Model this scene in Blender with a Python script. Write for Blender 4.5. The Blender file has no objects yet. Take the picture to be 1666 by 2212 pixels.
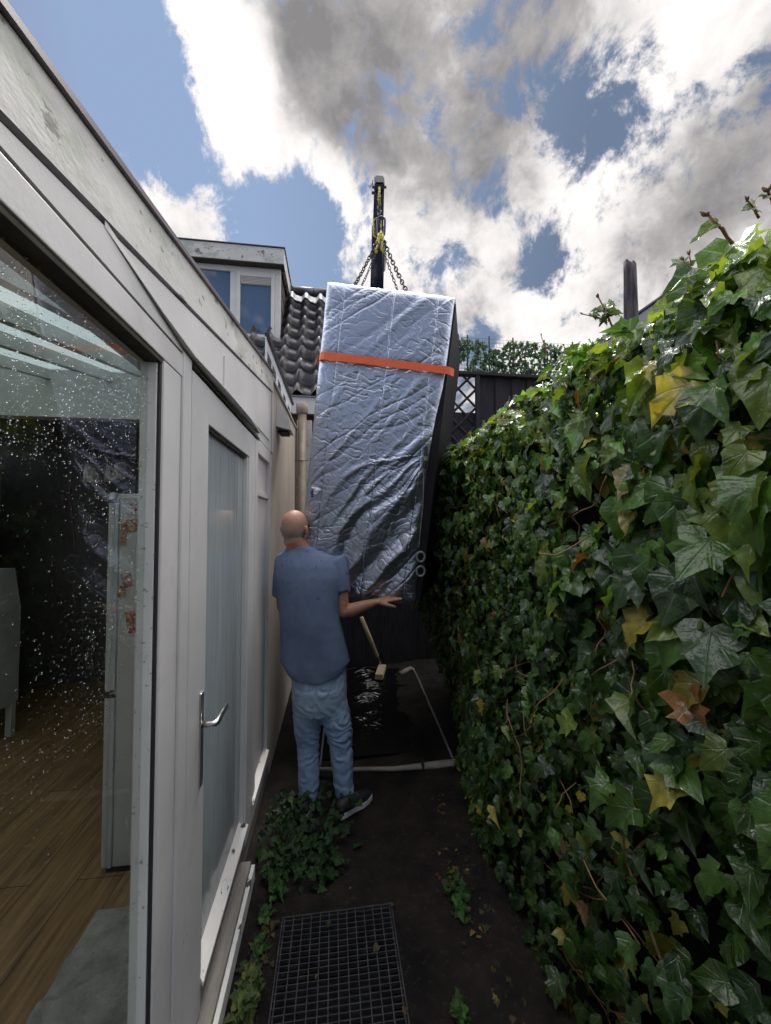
import bpy, bmesh, math, random
import numpy as np
from mathutils import Vector, Matrix
random.seed(7); RS = np.random.RandomState(11)
sc = bpy.context.scene
C = sc.collection
# ------------------------------------------------------------------ camera
PSI = math.atan(111/832); PIT = math.atan(26/832)
FW = Vector((math.sin(PSI)*math.cos(PIT), math.cos(PSI)*math.cos(PIT), math.sin(PIT)))
RT = Vector((math.cos(PSI), -math.sin(PSI), 0)); UP = RT.cross(FW)
CAM = Vector((0, 0, 1.7))
cd = bpy.data.cameras.new('camera'); cam = bpy.data.objects.new('camera', cd); C.objects.link(cam)
cam.location = CAM
cam.rotation_euler = Matrix((RT, UP, -FW)).transposed().to_euler()
cd.sensor_fit = 'HORIZONTAL'; cd.sensor_width = 36; cd.lens = 832/1666*36
cd.clip_start = 0.02; cd.clip_end = 3000
sc.camera = cam
def ray(px, py): return FW + RT*((px-833)/832) - UP*((py-1106)/832)
def at(px, py, d): return CAM + ray(px, py)*d              # a point of the photo at its real distance
def onz(px, py, z=0.0): r = ray(px, py); return CAM + r*((z-1.7)/r.z)
def ony(px, py, y): r = ray(px, py); return CAM + r*(y/r.y)
# ------------------------------------------------------------------ light
SUN_EL = math.radians(57); SUN_AZ = math.radians(12)       # azimuth clockwise from +Y
sd = bpy.data.lights.new('sun', 'SUN'); sun = bpy.data.objects.new('sun', sd); C.objects.link(sun)
sd.energy = 1.5; sd.angle = math.radians(14); sd.color = (1, .96, .9)
sdir = Vector((math.sin(SUN_AZ)*math.cos(SUN_EL), math.cos(SUN_AZ)*math.cos(SUN_EL), math.sin(SUN_EL)))
sun.rotation_euler = sdir.to_track_quat('Z', 'Y').to_euler(); sun.location = (0, 3, 12)
sc.view_settings.view_transform = 'Standard'; sc.view_settings.look = 'None'
sc.view_settings.gamma = 1; sc.view_settings.exposure = 1.3
W = bpy.data.worlds.new('World'); sc.world = W; W.use_nodes = True
def world():
    nt = W.node_tree; N = nt.nodes; L = nt.links; N.clear()
    def n(t, **k):
        x = N.new(t)
        for a, b in k.items(): setattr(x, a, b)
        return x
    def m(op, a, b=None, c=None, clamp=False):
        x = n('ShaderNodeMath', operation=op, use_clamp=clamp)
        for i, v in enumerate((a, b, c)):
            if v is None: continue
            if isinstance(v, (int, float)): x.inputs[i].default_value = v
            else: L.new(v, x.inputs[i])
        return x.outputs[0]
    tc = n('ShaderNodeTexCoord'); D = tc.outputs['Generated']
    nrm = n('ShaderNodeVectorMath', operation='NORMALIZE'); L.new(D, nrm.inputs[0]); D = nrm.outputs[0]
    sep = n('ShaderNodeSeparateXYZ'); L.new(D, sep.inputs[0])
    # cloud layer coordinates: direction projected on a flat layer
    den = m('ADD', m('MAXIMUM', sep.outputs[2], 0.0), 0.35)
    comb = n('ShaderNodeCombineXYZ')
    L.new(m('DIVIDE', sep.outputs[0], den), comb.inputs[0]); L.new(m('DIVIDE', sep.outputs[1], den), comb.inputs[1])
    P = comb.outputs[0]
    def noise(scale, det, rough, off=(0, 0, 0), dist=0.0, vec=None):
        mp = n('ShaderNodeMapping'); L.new(vec or P, mp.inputs[0]); mp.inputs['Location'].default_value = off
        t = n('ShaderNodeTexNoise'); L.new(mp.outputs[0], t.inputs['Vector'])
        t.inputs['Scale'].default_value = scale; t.inputs['Detail'].default_value = det
        t.inputs['Roughness'].default_value = rough; t.inputs['Distortion'].default_value = dist
        return t.outputs['Fac']
    def blobs(lst):
        tot = None
        for px, py, r, w in lst:
            v = ray(px, py).normalized()
            dp = n('ShaderNodeVectorMath', operation='DOT_PRODUCT'); L.new(D, dp.inputs[0]); dp.inputs[1].default_value = v
            s = r/832.0
            k = 2.4/(s*s)
            e = m('POWER', 2.718, m('MULTIPLY', m('SUBTRACT', dp.outputs['Value'], 1.0), k))
            tot = m('MULTIPLY_ADD', e, w, tot if tot is not None else 0.0)
        return tot
    pos_ = blobs([
        (760, 60, 250, .75), (1000, 130, 230, .8), (560, 60, 120, .6), (560, 260, 110, .7), (700, 280, 130, .6), (1230, -60, 260, .7),
        (900, 330, 140, .7), (1080, 350, 120, .5), (870, 480, 110, .55), (1000, 560, 130, .8), (1080, 640, 90, .5), (1500, 260, 130, .7),
        (1620, 130, 170, .8), (1560, 430, 170, .9), (1350, 560, 130, .8), (1250, 690, 130, .9), (1650, 350, 200, .7),
        (355, 480, 100, 1.3), (430, 490, 110, 1.4), (500, 530, 70, 1.1), (310, 450, 70, .9), (400, 560, 80, .9), (470, 200, 110, .95), (520, 270, 90, .7), (440, 60, 90, .8), (560, 320, 80, .75), (640, 330, 70, .6), (800, 450, 70, .6), (1340, 200, 60, .7), (1300, 60, 80, .5), (540, 500, 25, .35), (30, 30, 60, .35), (370, 150, 45, .22), (745, 555, 30, .2),
        (310, 270, 25, .2), (1190, 270, 60, .35), (1250, 180, 160, .75), (1330, 300, 120, .65), (1200, 400, 120, .65), (1150, 130, 120, .6), (1400, 180, 120, .6),
    ]); neg_ = blobs([
        (470, 150, 80, .42), (530, 265, 80, .50), (620, 330, 70, .38), (430, 30, 80, .35), (350, 485, 78, .55), (445, 520, 70, .5), (300, 300, 90, -.25),
        (250, 250, 190, -.6), (550, 480, 105, -.75), (660, 460, 80, -.40), (680, 520, 80, -.6), (300, 60, 130, -.5), (230, 150, 100, -.4), (1262, 335, 55, -.62), (1190, 170, 60, -.22), (1150, 235, 45, -.34), (1310, 110, 50, -.34), (1380, 60, 40, -.3),
        (1135, 580, 40, -.55), (1235, 520, 60, -.50), (1120, 470, 55, -.48), (1040, 740, 35, -.6), (950, 715, 40, -.3), (640, 600, 80, -.6), (1060, 430, 30, -.4),
    ])
    cover = m('ADD', m('MINIMUM', m('MULTIPLY', pos_, .85), .54), neg_)
    n1 = noise(3.2, 3, .5, (3.1, 1.7, 0), vec=D); n2 = noise(7.5, 12, .66, (.7, 4.2, 0), .25, vec=D)
    fb = m('ADD', m('MULTIPLY', n1, .75), m('MULTIPLY', n2, 3.7))
    # behind the camera: mostly open blue sky with a few clouds
    base = m('ADD', m('MULTIPLY', sep.outputs[1], .10), -.10)
    dens = m('ADD', m('ADD', cover, base), m('SUBTRACT', fb, 2.17))
    mr = n('ShaderNodeMapRange', interpolation_type='SMOOTHSTEP'); L.new(dens, mr.inputs[0])
    mr.inputs[1].default_value = -.04; mr.inputs[2].default_value = .42
    alpha = mr.outputs[0]
    dark = blobs([(760, 70, 170, 1.05), (930, 150, 150, .95), (1080, 40, 160, .7), (690, 150, 70, .3), (470, 120, 110, -.8), (640, 300, 130, -.7), (560, 190, 60, -.3), (820, 420, 120, -.45), (1120, 200, 70, -.5), (1420, 130, 120, -.5), (1280, 420, 90, -.4), (1150, 640, 90, -.3), (600, 250, 50, .42), (690, 60, 90, .35), (1560, 330, 100, .30), (1460, 480, 110, .32), (1640, 420, 120, .25), (1120, 590, 60, .35), (1330, 640, 120, .35),
                  (1600, 60, 110, .2), (890, 380, 90, .14), (1000, 690, 70, .3), (400, 520, 45, .25), (740, 180, 60, .30), (1000, -250, 500, .45)])
    n3 = noise(5, 7, .6, (8.3, 2.2, 0), .2, vec=D)
    n4 = noise(17, 9, .62, (1.3, 6.2, 0), .3, vec=D)
    dk = m('ADD', m('MULTIPLY', m('MINIMUM', dark, .95), m('MULTIPLY_ADD', n3, .8, .45)), m('MULTIPLY', m('SUBTRACT', n3, .50), 1.1))
    dk = m('ADD', dk, m('MULTIPLY', m('SUBTRACT', n4, .5), .9), clamp=True)
    cr = n('ShaderNodeValToRGB'); L.new(dk, cr.inputs[0])
    e = cr.color_ramp.elements
    e[0].position = 0.0; e[0].color = (.97, .92, .89, 1); e[1].position = 1.0; e[1].color = (.24, .23, .235, 1)
    x = cr.color_ramp.elements.new(.25); x.color = (.80, .765, .75, 1)
    x = cr.color_ramp.elements.new(.6); x.color = (.43, .41, .41, 1)
    sky = n('ShaderNodeTexSky', sky_type='NISHITA'); sky.sun_disc = False
    sky.sun_elevation = SUN_EL; sky.sun_rotation = SUN_AZ; sky.altitude = 0; sky.air_density = 1.0; sky.dust_density = 1.2; sky.ozone_density = 2.0
    sk = n('ShaderNodeVectorMath', operation='MULTIPLY'); L.new(sky.outputs[0], sk.inputs[0]); sk.inputs[1].default_value = (SKY,)*3
    mix = n('ShaderNodeMix', data_type='RGBA'); L.new(alpha, mix.inputs['Factor'])
    sm = n('ShaderNodeVectorMath', operation='MINIMUM'); L.new(sk.outputs[0], sm.inputs[0]); sm.inputs[1].default_value = (.125, .172, .262); rx_ = n('ShaderNodeVectorMath', operation='DOT_PRODUCT'); L.new(D, rx_.inputs[0]); rx_.inputs[1].default_value = RT; rm = n('ShaderNodeMapRange'); L.new(rx_.outputs['Value'], rm.inputs[0]); rm.inputs[1].default_value = -.25; rm.inputs[2].default_value = .35; rm.inputs[3].default_value = 1.0; rm.inputs[4].default_value = .52; s3 = n('ShaderNodeVectorMath', operation='SCALE'); L.new(sm.outputs[0], s3.inputs[0]); L.new(rm.outputs[0], s3.inputs['Scale']); sk = s3; L.new(sk.outputs[0], mix.inputs['A']); cs = n('ShaderNodeVectorMath', operation='SCALE'); L.new(cr.outputs[0], cs.inputs[0]); cs.inputs['Scale'].default_value = CL; L.new(cs.outputs[0], mix.inputs['B'])
    # sky raised and whitened outside the camera's view, added to light the alley
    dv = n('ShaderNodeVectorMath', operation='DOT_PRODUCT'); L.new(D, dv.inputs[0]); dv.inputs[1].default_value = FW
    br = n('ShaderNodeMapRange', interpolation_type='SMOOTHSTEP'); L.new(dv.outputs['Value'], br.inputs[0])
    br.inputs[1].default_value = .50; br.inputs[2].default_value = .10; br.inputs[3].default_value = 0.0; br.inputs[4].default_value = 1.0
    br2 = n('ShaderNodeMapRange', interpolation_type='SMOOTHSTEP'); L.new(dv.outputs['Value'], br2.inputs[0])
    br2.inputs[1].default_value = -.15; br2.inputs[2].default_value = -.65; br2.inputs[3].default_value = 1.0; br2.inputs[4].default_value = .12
    st = m('MULTIPLY_ADD', m('MULTIPLY', br.outputs[0], br2.outputs[0]), OFFVIEW_BOOST, 1.0)
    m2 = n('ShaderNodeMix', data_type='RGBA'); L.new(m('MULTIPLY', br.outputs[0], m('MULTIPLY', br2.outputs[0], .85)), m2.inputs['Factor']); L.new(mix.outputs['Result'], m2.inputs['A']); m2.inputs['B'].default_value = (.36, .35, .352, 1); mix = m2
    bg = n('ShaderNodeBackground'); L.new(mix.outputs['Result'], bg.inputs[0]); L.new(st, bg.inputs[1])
    out = n('ShaderNodeOutputWorld'); L.new(bg.outputs[0], out.inputs[0])
SKY = 0.05; CL = .46; OFFVIEW_BOOST = 3.3
world()
W.cycles.sampling_method = 'MANUAL'; W.cycles.sample_map_resolution = 512
# ------------------------------------------------------------------ helpers: materials
def nodes(name):
    mt = bpy.data.materials.new(name); mt.use_nodes = True
    nt = mt.node_tree; b = nt.nodes['Principled BSDF']
    return mt, nt, b
def mat(name, col, rough=.6, metal=0.0, var=.12, vscale=6.0, bump=0.0, bscale=60.0, spots=None, coords='Object', stretch=(1, 1, 1), spec=None, bd=.004, rvar=0.0):
    """base colour with noise variation, optional spots (colour, threshold, scale, softness) and bump"""
    mt, nt, b = nodes(name); N = nt.nodes; L = nt.links
    tc = N.new('ShaderNodeTexCoord'); mp = N.new('ShaderNodeMapping'); L.new(tc.outputs[coords], mp.inputs[0]); mp.inputs['Scale'].default_value = stretch
    def noise(s, d=6, r=.6):
        t = N.new('ShaderNodeTexNoise'); L.new(mp.outputs[0], t.inputs['Vector']); t.inputs['Scale'].default_value = s; t.inputs['Detail'].default_value = d; t.inputs['Roughness'].default_value = r
        return t.outputs['Fac']
    cr = N.new('ShaderNodeValToRGB'); L.new(noise(vscale), cr.inputs[0])
    cr.color_ramp.elements[0].position = .3; cr.color_ramp.elements[1].position = .7
    cr.color_ramp.elements[0].color = tuple(c*(1-var) for c in col)+(1,); cr.color_ramp.elements[1].color = tuple(min(1, c*(1+var)) for c in col)+(1,)
    c = cr.outputs[0]
    for sp in (spots or []):
        scol, th, s, soft = sp
        mr = N.new('ShaderNodeMapRange'); L.new(noise(s, 8, .65), mr.inputs[0]); mr.inputs[1].default_value = th; mr.inputs[2].default_value = th+soft
        mx = N.new('ShaderNodeMix'); mx.data_type = 'RGBA'; L.new(mr.outputs[0], mx.inputs['Factor']); L.new(c, mx.inputs['A']); mx.inputs['B'].default_value = tuple(scol)+(1,)
        c = mx.outputs['Result']
    L.new(c, b.inputs['Base Color']); b.inputs['Roughness'].default_value = rough; b.inputs['Metallic'].default_value = metal
    if rvar:
        mr = N.new('ShaderNodeMapRange'); L.new(noise(vscale*2.3), mr.inputs[0]); mr.inputs[1].default_value = .3; mr.inputs[2].default_value = .7
        mr.inputs[3].default_value = max(.02, rough-rvar); mr.inputs[4].default_value = min(1, rough+rvar); L.new(mr.outputs[0], b.inputs['Roughness'])
    if spec is not None: b.inputs['Specular IOR Level'].default_value = spec
    if bump:
        bp = N.new('ShaderNodeBump'); bp.inputs['Strength'].default_value = bump; bp.inputs['Distance'].default_value = bd
        L.new(noise(bscale, 5), bp.inputs['Height']); L.new(bp.outputs[0], b.inputs['Normal'])
    return mt
def glass_mat(name, tint=(1, 1, 1), ior=1.5, boost=1.0, rough=0.0, bump=0.0, haze=0.0):
    mt = bpy.data.materials.new(name); mt.use_nodes = True; nt = mt.node_tree; N = nt.nodes; L = nt.links
    N.remove(N['Principled BSDF'])
    tr = N.new('ShaderNodeBsdfTransparent'); tr.inputs[0].default_value = tuple(tint)+(1,)
    gl = N.new('ShaderNodeBsdfGlossy'); gl.inputs['Roughness'].default_value = rough
    fr = N.new('ShaderNodeFresnel'); fr.inputs[0].default_value = ior
    ml = N.new('ShaderNodeMath'); ml.operation = 'MULTIPLY'; ml.use_clamp = True; L.new(fr.outputs[0], ml.inputs[0]); ml.inputs[1].default_value = boost
    ge = N.new('ShaderNodeNewGeometry'); sb_ = N.new('ShaderNodeMath'); sb_.operation = 'SUBTRACT'; sb_.inputs[0].default_value = 1.0; L.new(ge.outputs['Backfacing'], sb_.inputs[1]); mm = N.new('ShaderNodeMath'); mm.operation = 'MULTIPLY'; L.new(ml.outputs[0], mm.inputs[0]); L.new(sb_.outputs[0], mm.inputs[1]); ml = mm
    mx = N.new('ShaderNodeMixShader'); L.new(ml.outputs[0], mx.inputs[0]); L.new(tr.outputs[0], mx.inputs[1]); L.new(gl.outputs[0], mx.inputs[2])
    if bump:
        tc = N.new('ShaderNodeTexCoord'); mp = N.new('ShaderNodeMapping'); L.new(tc.outputs['Object'], mp.inputs[0]); mp.inputs['Scale'].default_value = (1, 1, .07)
        t = N.new('ShaderNodeTexNoise'); L.new(mp.outputs[0], t.inputs['Vector']); t.inputs['Scale'].default_value = 70
        bp = N.new('ShaderNodeBump'); bp.inputs['Strength'].default_value = bump; bp.inputs['Distance'].default_value = .003; L.new(t.outputs[0], bp.inputs['Height']); L.new(bp.outputs[0], gl.inputs['Normal'])
    if haze:
        df = N.new('ShaderNodeBsdfDiffuse'); df.inputs[0].default_value = (.55, .60, .62, 1); tc = N.new('ShaderNodeTexCoord'); mp = N.new('ShaderNodeMapping'); L.new(tc.outputs['Object'], mp.inputs[0]); mp.inputs['Scale'].default_value = (1, 1, .06)
        t = N.new('ShaderNodeTexNoise'); L.new(mp.outputs[0], t.inputs['Vector']); t.inputs['Scale'].default_value = 45; t.inputs['Detail'].default_value = 5
        r_ = N.new('ShaderNodeMapRange'); L.new(t.outputs[0], r_.inputs[0]); r_.inputs[1].default_value = .3; r_.inputs[2].default_value = .7; r_.inputs[3].default_value = haze*.82; r_.inputs[4].default_value = haze*1.18
        mz = N.new('ShaderNodeMixShader'); L.new(r_.outputs[0], mz.inputs[0]); L.new(mx.outputs[0], mz.inputs[1]); L.new(df.outputs[0], mz.inputs[2]); mx = mz
    L.new(mx.outputs[0], N['Material Output'].inputs[0]); return mt
M = {}
M['paint'] = mat('white_paint', (.55, .54, .53), .42, var=.09, vscale=3, bump=.15, bscale=90, spots=[((.36, .36, .33), .68, 14, .04), ((.46, .46, .43), .60, 4, .15)])
M['old_paint'] = mat('weathered_white_paint', (.54, .53, .50), .6, var=.12, vscale=5, bump=.35, bscale=60, spots=[((.37, .39, .33), .52, 4.5, .12), ((.20, .195, .17), .60, 17, .03), ((.17, .165, .14), .625, 6, .02)], stretch=(1, .7, 1.3))
M['flaky'] = mat('flaking_white_paint', (.72, .70, .66), .6, var=.08, vscale=8, bump=.5, bscale=60, spots=[((.06, .055, .05), .60, 22, .015)], stretch=(1, .5, 1))
M['bare'] = mat('bare_weathered_sill_wood', (.22, .20, .175), .65, var=.3, vscale=9, bump=.5, bscale=40, stretch=(4, .6, 6), spots=[((.04, .035, .03), .66, 9, .03)])
M['speck'] = mat('mildewed_paint', (.54, .55, .53), .6, var=.08, vscale=6, spots=[((.22, .27, .22), .62, 60, .03)])
M['dark_gap'] = mat('dark_gap', (.015, .014, .016), .7)
M['dark_under'] = mat('dark_underside_wood', (.045, .043, .03), .8, var=.4, vscale=25)
M['alu'] = mat('roof_trim', (.10, .075, .09), .4, var=.2)
M['beige'] = mat('beige_render', (.50, .43, .35), .8, var=.12, vscale=3, bump=.3, bscale=120, spots=[((.27, .24, .20), .60, 3, .2)], stretch=(1, 1.5, .5))
M['glass'] = glass_mat('wet_glass', (.94, .96, .95), 1.5, 1.7)
M['glass_hazy'] = glass_mat('streaked_glass', (.66, .72, .74), 1.5, 1.4, .08, .12, .36)
M['steel'] = mat('brushed_steel', (.62, .60, .57), .28, 1.0, var=.05)
M['fridge'] = mat('fridge_grey', (.58, .57, .55), .45, 0.15, var=.05, bump=.1, bscale=150)
M['fridge_trim'] = mat('fridge_trim', (.62, .66, .72), .3, .4)
M['black'] = mat('black_plastic', (.012, .012, .014), .4)
M['wood_floor'] = None
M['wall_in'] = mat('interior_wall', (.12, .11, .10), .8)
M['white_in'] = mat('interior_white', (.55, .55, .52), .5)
M['rug'] = mat('grey_rug', (.44, .40, .35), .95, var=.35, vscale=14, bump=1.0, bscale=120, bd=.01)
M['brick'] = mat('dark_brick', (.16, .09, .065), .85, var=.3, vscale=9, bump=.5, bscale=50)
M['apron'] = mat('dark_green_apron', (.03, .045, .045), .6, var=.3)
M['cladding'] = mat('dark_brown_cladding', (.075, .058, .045), .7, var=.3, vscale=12, stretch=(1, .4, 4))
M['blind'] = mat('blue_blind', (.08, .15, .29), .5, var=.06, vscale=2)
M['fence'] = mat('black_stained_wood', (.022, .019, .023), .65, var=.5, vscale=10, bump=.6, bscale=30, stretch=(6, 6, .5), spec=.25)
M['post'] = mat('grey_weathered_post', (.035, .028, .036), .8, var=.5, vscale=14, bump=.9, bscale=26, stretch=(3, 3, .5))
M['net'] = mat('white_mesh_net', (.7, .7, .7), .6)
M['chain'] = mat('dark_chain_steel', (.055, .05, .05), .45, .7, var=.3, vscale=40)
M['boom'] = mat('dark_blue_boom_paint', (.035, .03, .075), .3, 0.0, var=.35, vscale=6, spots=[((.06, .10, .22), .6, 6, .05)])
M['boom2'] = mat('blue_boom_paint', (.02, .045, .13), .3, 0.1, var=.3, vscale=8, spots=[((.01, .01, .012), .58, 8, .04)])
M['yellow'] = mat('worn_yellow_paint', (.50, .43, .04), .5, .2, var=.3, vscale=60, spots=[((.06, .05, .03), .52, 70, .03)])
M['strap'] = mat('orange_webbing', (.72, .115, .03), .65, var=.10, vscale=50, bump=.8, bscale=400, bd=.001)
M['cabinet'] = mat('dark_cabinet_side', (.012, .011, .013), .7, var=.4, vscale=5, bump=.3, bscale=30, spec=.2)
M['ring'] = mat('pale_ring', (.14, .15, .16), .4)
M['tape'] = mat('white_tape', (.75, .76, .80), .4); M['tape_blue'] = mat('blue_tape', (.03, .05, .22), .4)
M['hose'] = mat('pale_edging', (.24, .225, .19), .7, var=.2, vscale=18, bump=.5, bscale=50)
M['hose_dark'] = mat('grey_rod', (.16, .155, .155), .7, var=.3, vscale=30)
M['liner'] = mat('black_wet_liner', (.004, .004, .005), .17, var=.3, spec=.7)
M['pale_wood'] = mat('pale_wood', (.40, .33, .20), .7, var=.2, vscale=20, stretch=(1, 1, .3))
M['spade'] = mat('spade_metal', (.12, .12, .13), .45, .6)
M['grate'] = mat('galvanised_grate', (.045, .045, .05), .6, .3, var=.5, vscale=20, spots=[((.05, .045, .04), .55, 14, .1)])
M['twig'] = mat('ivy_twig', (.16, .10, .055), .7, var=.4, vscale=40)
M['twig_red'] = mat('young_ivy_stem', (.24, .125, .06), .6, var=.4, vscale=30)
M['zinc'] = mat('grey_fascia', (.20, .20, .225), .5, var=.08)
M['white_wall'] = mat('white_wall', (.66, .64, .60), .7, var=.06)
M['lamp'] = mat('lamp_grey', (.45, .44, .42), .5, var=.1)
M['pvc'] = mat('aged_pvc_pipe', (.27, .22, .17), .6, var=.25, vscale=6)
M['soil_dark'] = mat('pit_dark', (.006, .006, .006), .9)
M['core'] = mat('dark_blocking_core', (.010, .011, .007), .95, var=.6, vscale=20, bump=1, bscale=30, spec=.1)
M['shoe'] = mat('dark_shoe', (.012, .012, .015), .6); M['sole'] = mat('white_sole', (.55, .55, .56), .6)
M['screen_wire'] = mat('green_wire', (.02, .045, .03), .6)
def ground_mat():
    mt, nt, b = nodes('dark_damp_soil'); N = nt.nodes; L = nt.links
    tc = N.new('ShaderNodeTexCoord')
    def noise(s, d=8, r=.65):
        t = N.new('ShaderNodeTexNoise'); L.new(tc.outputs['Object'], t.inputs['Vector']); t.inputs['Scale'].default_value = s; t.inputs['Detail'].default_value = d; t.inputs['Roughness'].default_value = r; return t.outputs['Fac']
    cr = N.new('ShaderNodeValToRGB'); L.new(noise(5), cr.inputs[0]); e = cr.color_ramp.elements
    e[0].position = .35; e[0].color = (.006, .0055, .006, 1); e[1].position = .72; e[1].color = (.030, .023, .017, 1)
    mr = N.new('ShaderNodeMapRange'); L.new(noise(40, 4), mr.inputs[0]); mr.inputs[1].default_value = .6; mr.inputs[2].default_value = .72
    mx = N.new('ShaderNodeMix'); mx.data_type = 'RGBA'; L.new(mr.outputs[0], mx.inputs['Factor']); L.new(cr.outputs[0], mx.inputs['A']); mx.inputs['B'].default_value = (.05, .042, .028, 1)
    L.new(mx.outputs['Result'], b.inputs['Base Color']); b.inputs['Roughness'].default_value = .85; b.inputs['Specular IOR Level'].default_value = .2
    bp = N.new('ShaderNodeBump'); bp.inputs['Strength'].default_value = 1; bp.inputs['Distance'].default_value = .02; L.new(noise(30), bp.inputs['Height']); L.new(bp.outputs[0], b.inputs['Normal'])
    return mt
M['ground'] = ground_mat()
def floor_mat():
    mt, nt, b = nodes('oak_laminate'); N = nt.nodes; L = nt.links
    tc = N.new('ShaderNodeTexCoord'); mp = N.new('ShaderNodeMapping'); L.new(tc.outputs['Object'], mp.inputs[0]); mp.inputs['Rotation'].default_value = (0, 0, math.radians(90))
    br = N.new('ShaderNodeTexBrick'); L.new(mp.outputs[0], br.inputs['Vector']); br.inputs['Scale'].default_value = 1
    br.inputs['Brick Width'].default_value = 1.3; br.inputs['Row Height'].default_value = .19; br.inputs['Mortar Size'].default_value = .002
    br.inputs['Color1'].default_value = (.34, .19, .085, 1); br.inputs['Color2'].default_value = (.42, .25, .12, 1); br.inputs['Mortar'].default_value = (.04, .02, .01, 1)
    mp2 = N.new('ShaderNodeMapping'); L.new(tc.outputs['Object'], mp2.inputs[0]); mp2.inputs['Scale'].default_value = (16, 1.2, 1)
    t = N.new('ShaderNodeTexNoise'); L.new(mp2.outputs[0], t.inputs['Vector']); t.inputs['Scale'].default_value = 3; t.inputs['Detail'].default_value = 8
    mr = N.new('ShaderNodeMapRange'); L.new(t.outputs[0], mr.inputs[0]); mr.inputs[1].default_value = .3; mr.inputs[2].default_value = .7; mr.inputs[3].default_value = .45; mr.inputs[4].default_value = 1.25
    mx = N.new('ShaderNodeVectorMath'); mx.operation = 'SCALE'; L.new(br.outputs[0], mx.inputs[0]); L.new(mr.outputs[0], mx.inputs['Scale'])
    L.new(mx.outputs[0], b.inputs['Base Color']); b.inputs['Roughness'].default_value = .45
    return mt
M['wood_floor'] = floor_mat()
def skylight_mat():
    mt = bpy.data.materials.new('milky_roof_panel'); mt.use_nodes = True; nt = mt.node_tree; N = nt.nodes; L = nt.links
    N.remove(N['Principled BSDF']); t = N.new('ShaderNodeBsdfTranslucent'); t.inputs[0].default_value = (.62, .68, .68, 1)
    d = N.new('ShaderNodeBsdfDiffuse'); d.inputs[0].default_value = (.5, .53, .53, 1)
    mx = N.new('ShaderNodeMixShader'); mx.inputs[0].default_value = .3; L.new(t.outputs[0], mx.inputs[1]); L.new(d.outputs[0], mx.inputs[2]); L.new(mx.outputs[0], N['Material Output'].inputs[0]); return mt
M['panel'] = skylight_mat()
def drop_mat():
    mt = bpy.data.materials.new('water_drop'); mt.use_nodes = True; nt = mt.node_tree; N = nt.nodes; L = nt.links
    N.remove(N['Principled BSDF']); g = N.new('ShaderNodeBsdfGlass'); g.inputs['IOR'].default_value = 1.33; g.inputs['Roughness'].default_value = 0.02
    L.new(g.outputs[0], N['Material Output'].inputs[0]); return mt
M['drop'] = drop_mat()
def tile_mat():
    return mat('glazed_dark_tile', (.062, .056, .056), .34, 0, var=.55, vscale=4.5, bump=.3, bscale=50, spots=[((.22, .21, .20), .60, 9, .15), ((.02, .02, .02), .62, 16, .1)], rvar=.12)
M['tile'] = tile_mat()
M['lead'] = mat('crumpled_lead', (.42, .42, .42), .4, .5, var=.3, vscale=20, bump=.6, bscale=25)
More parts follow.
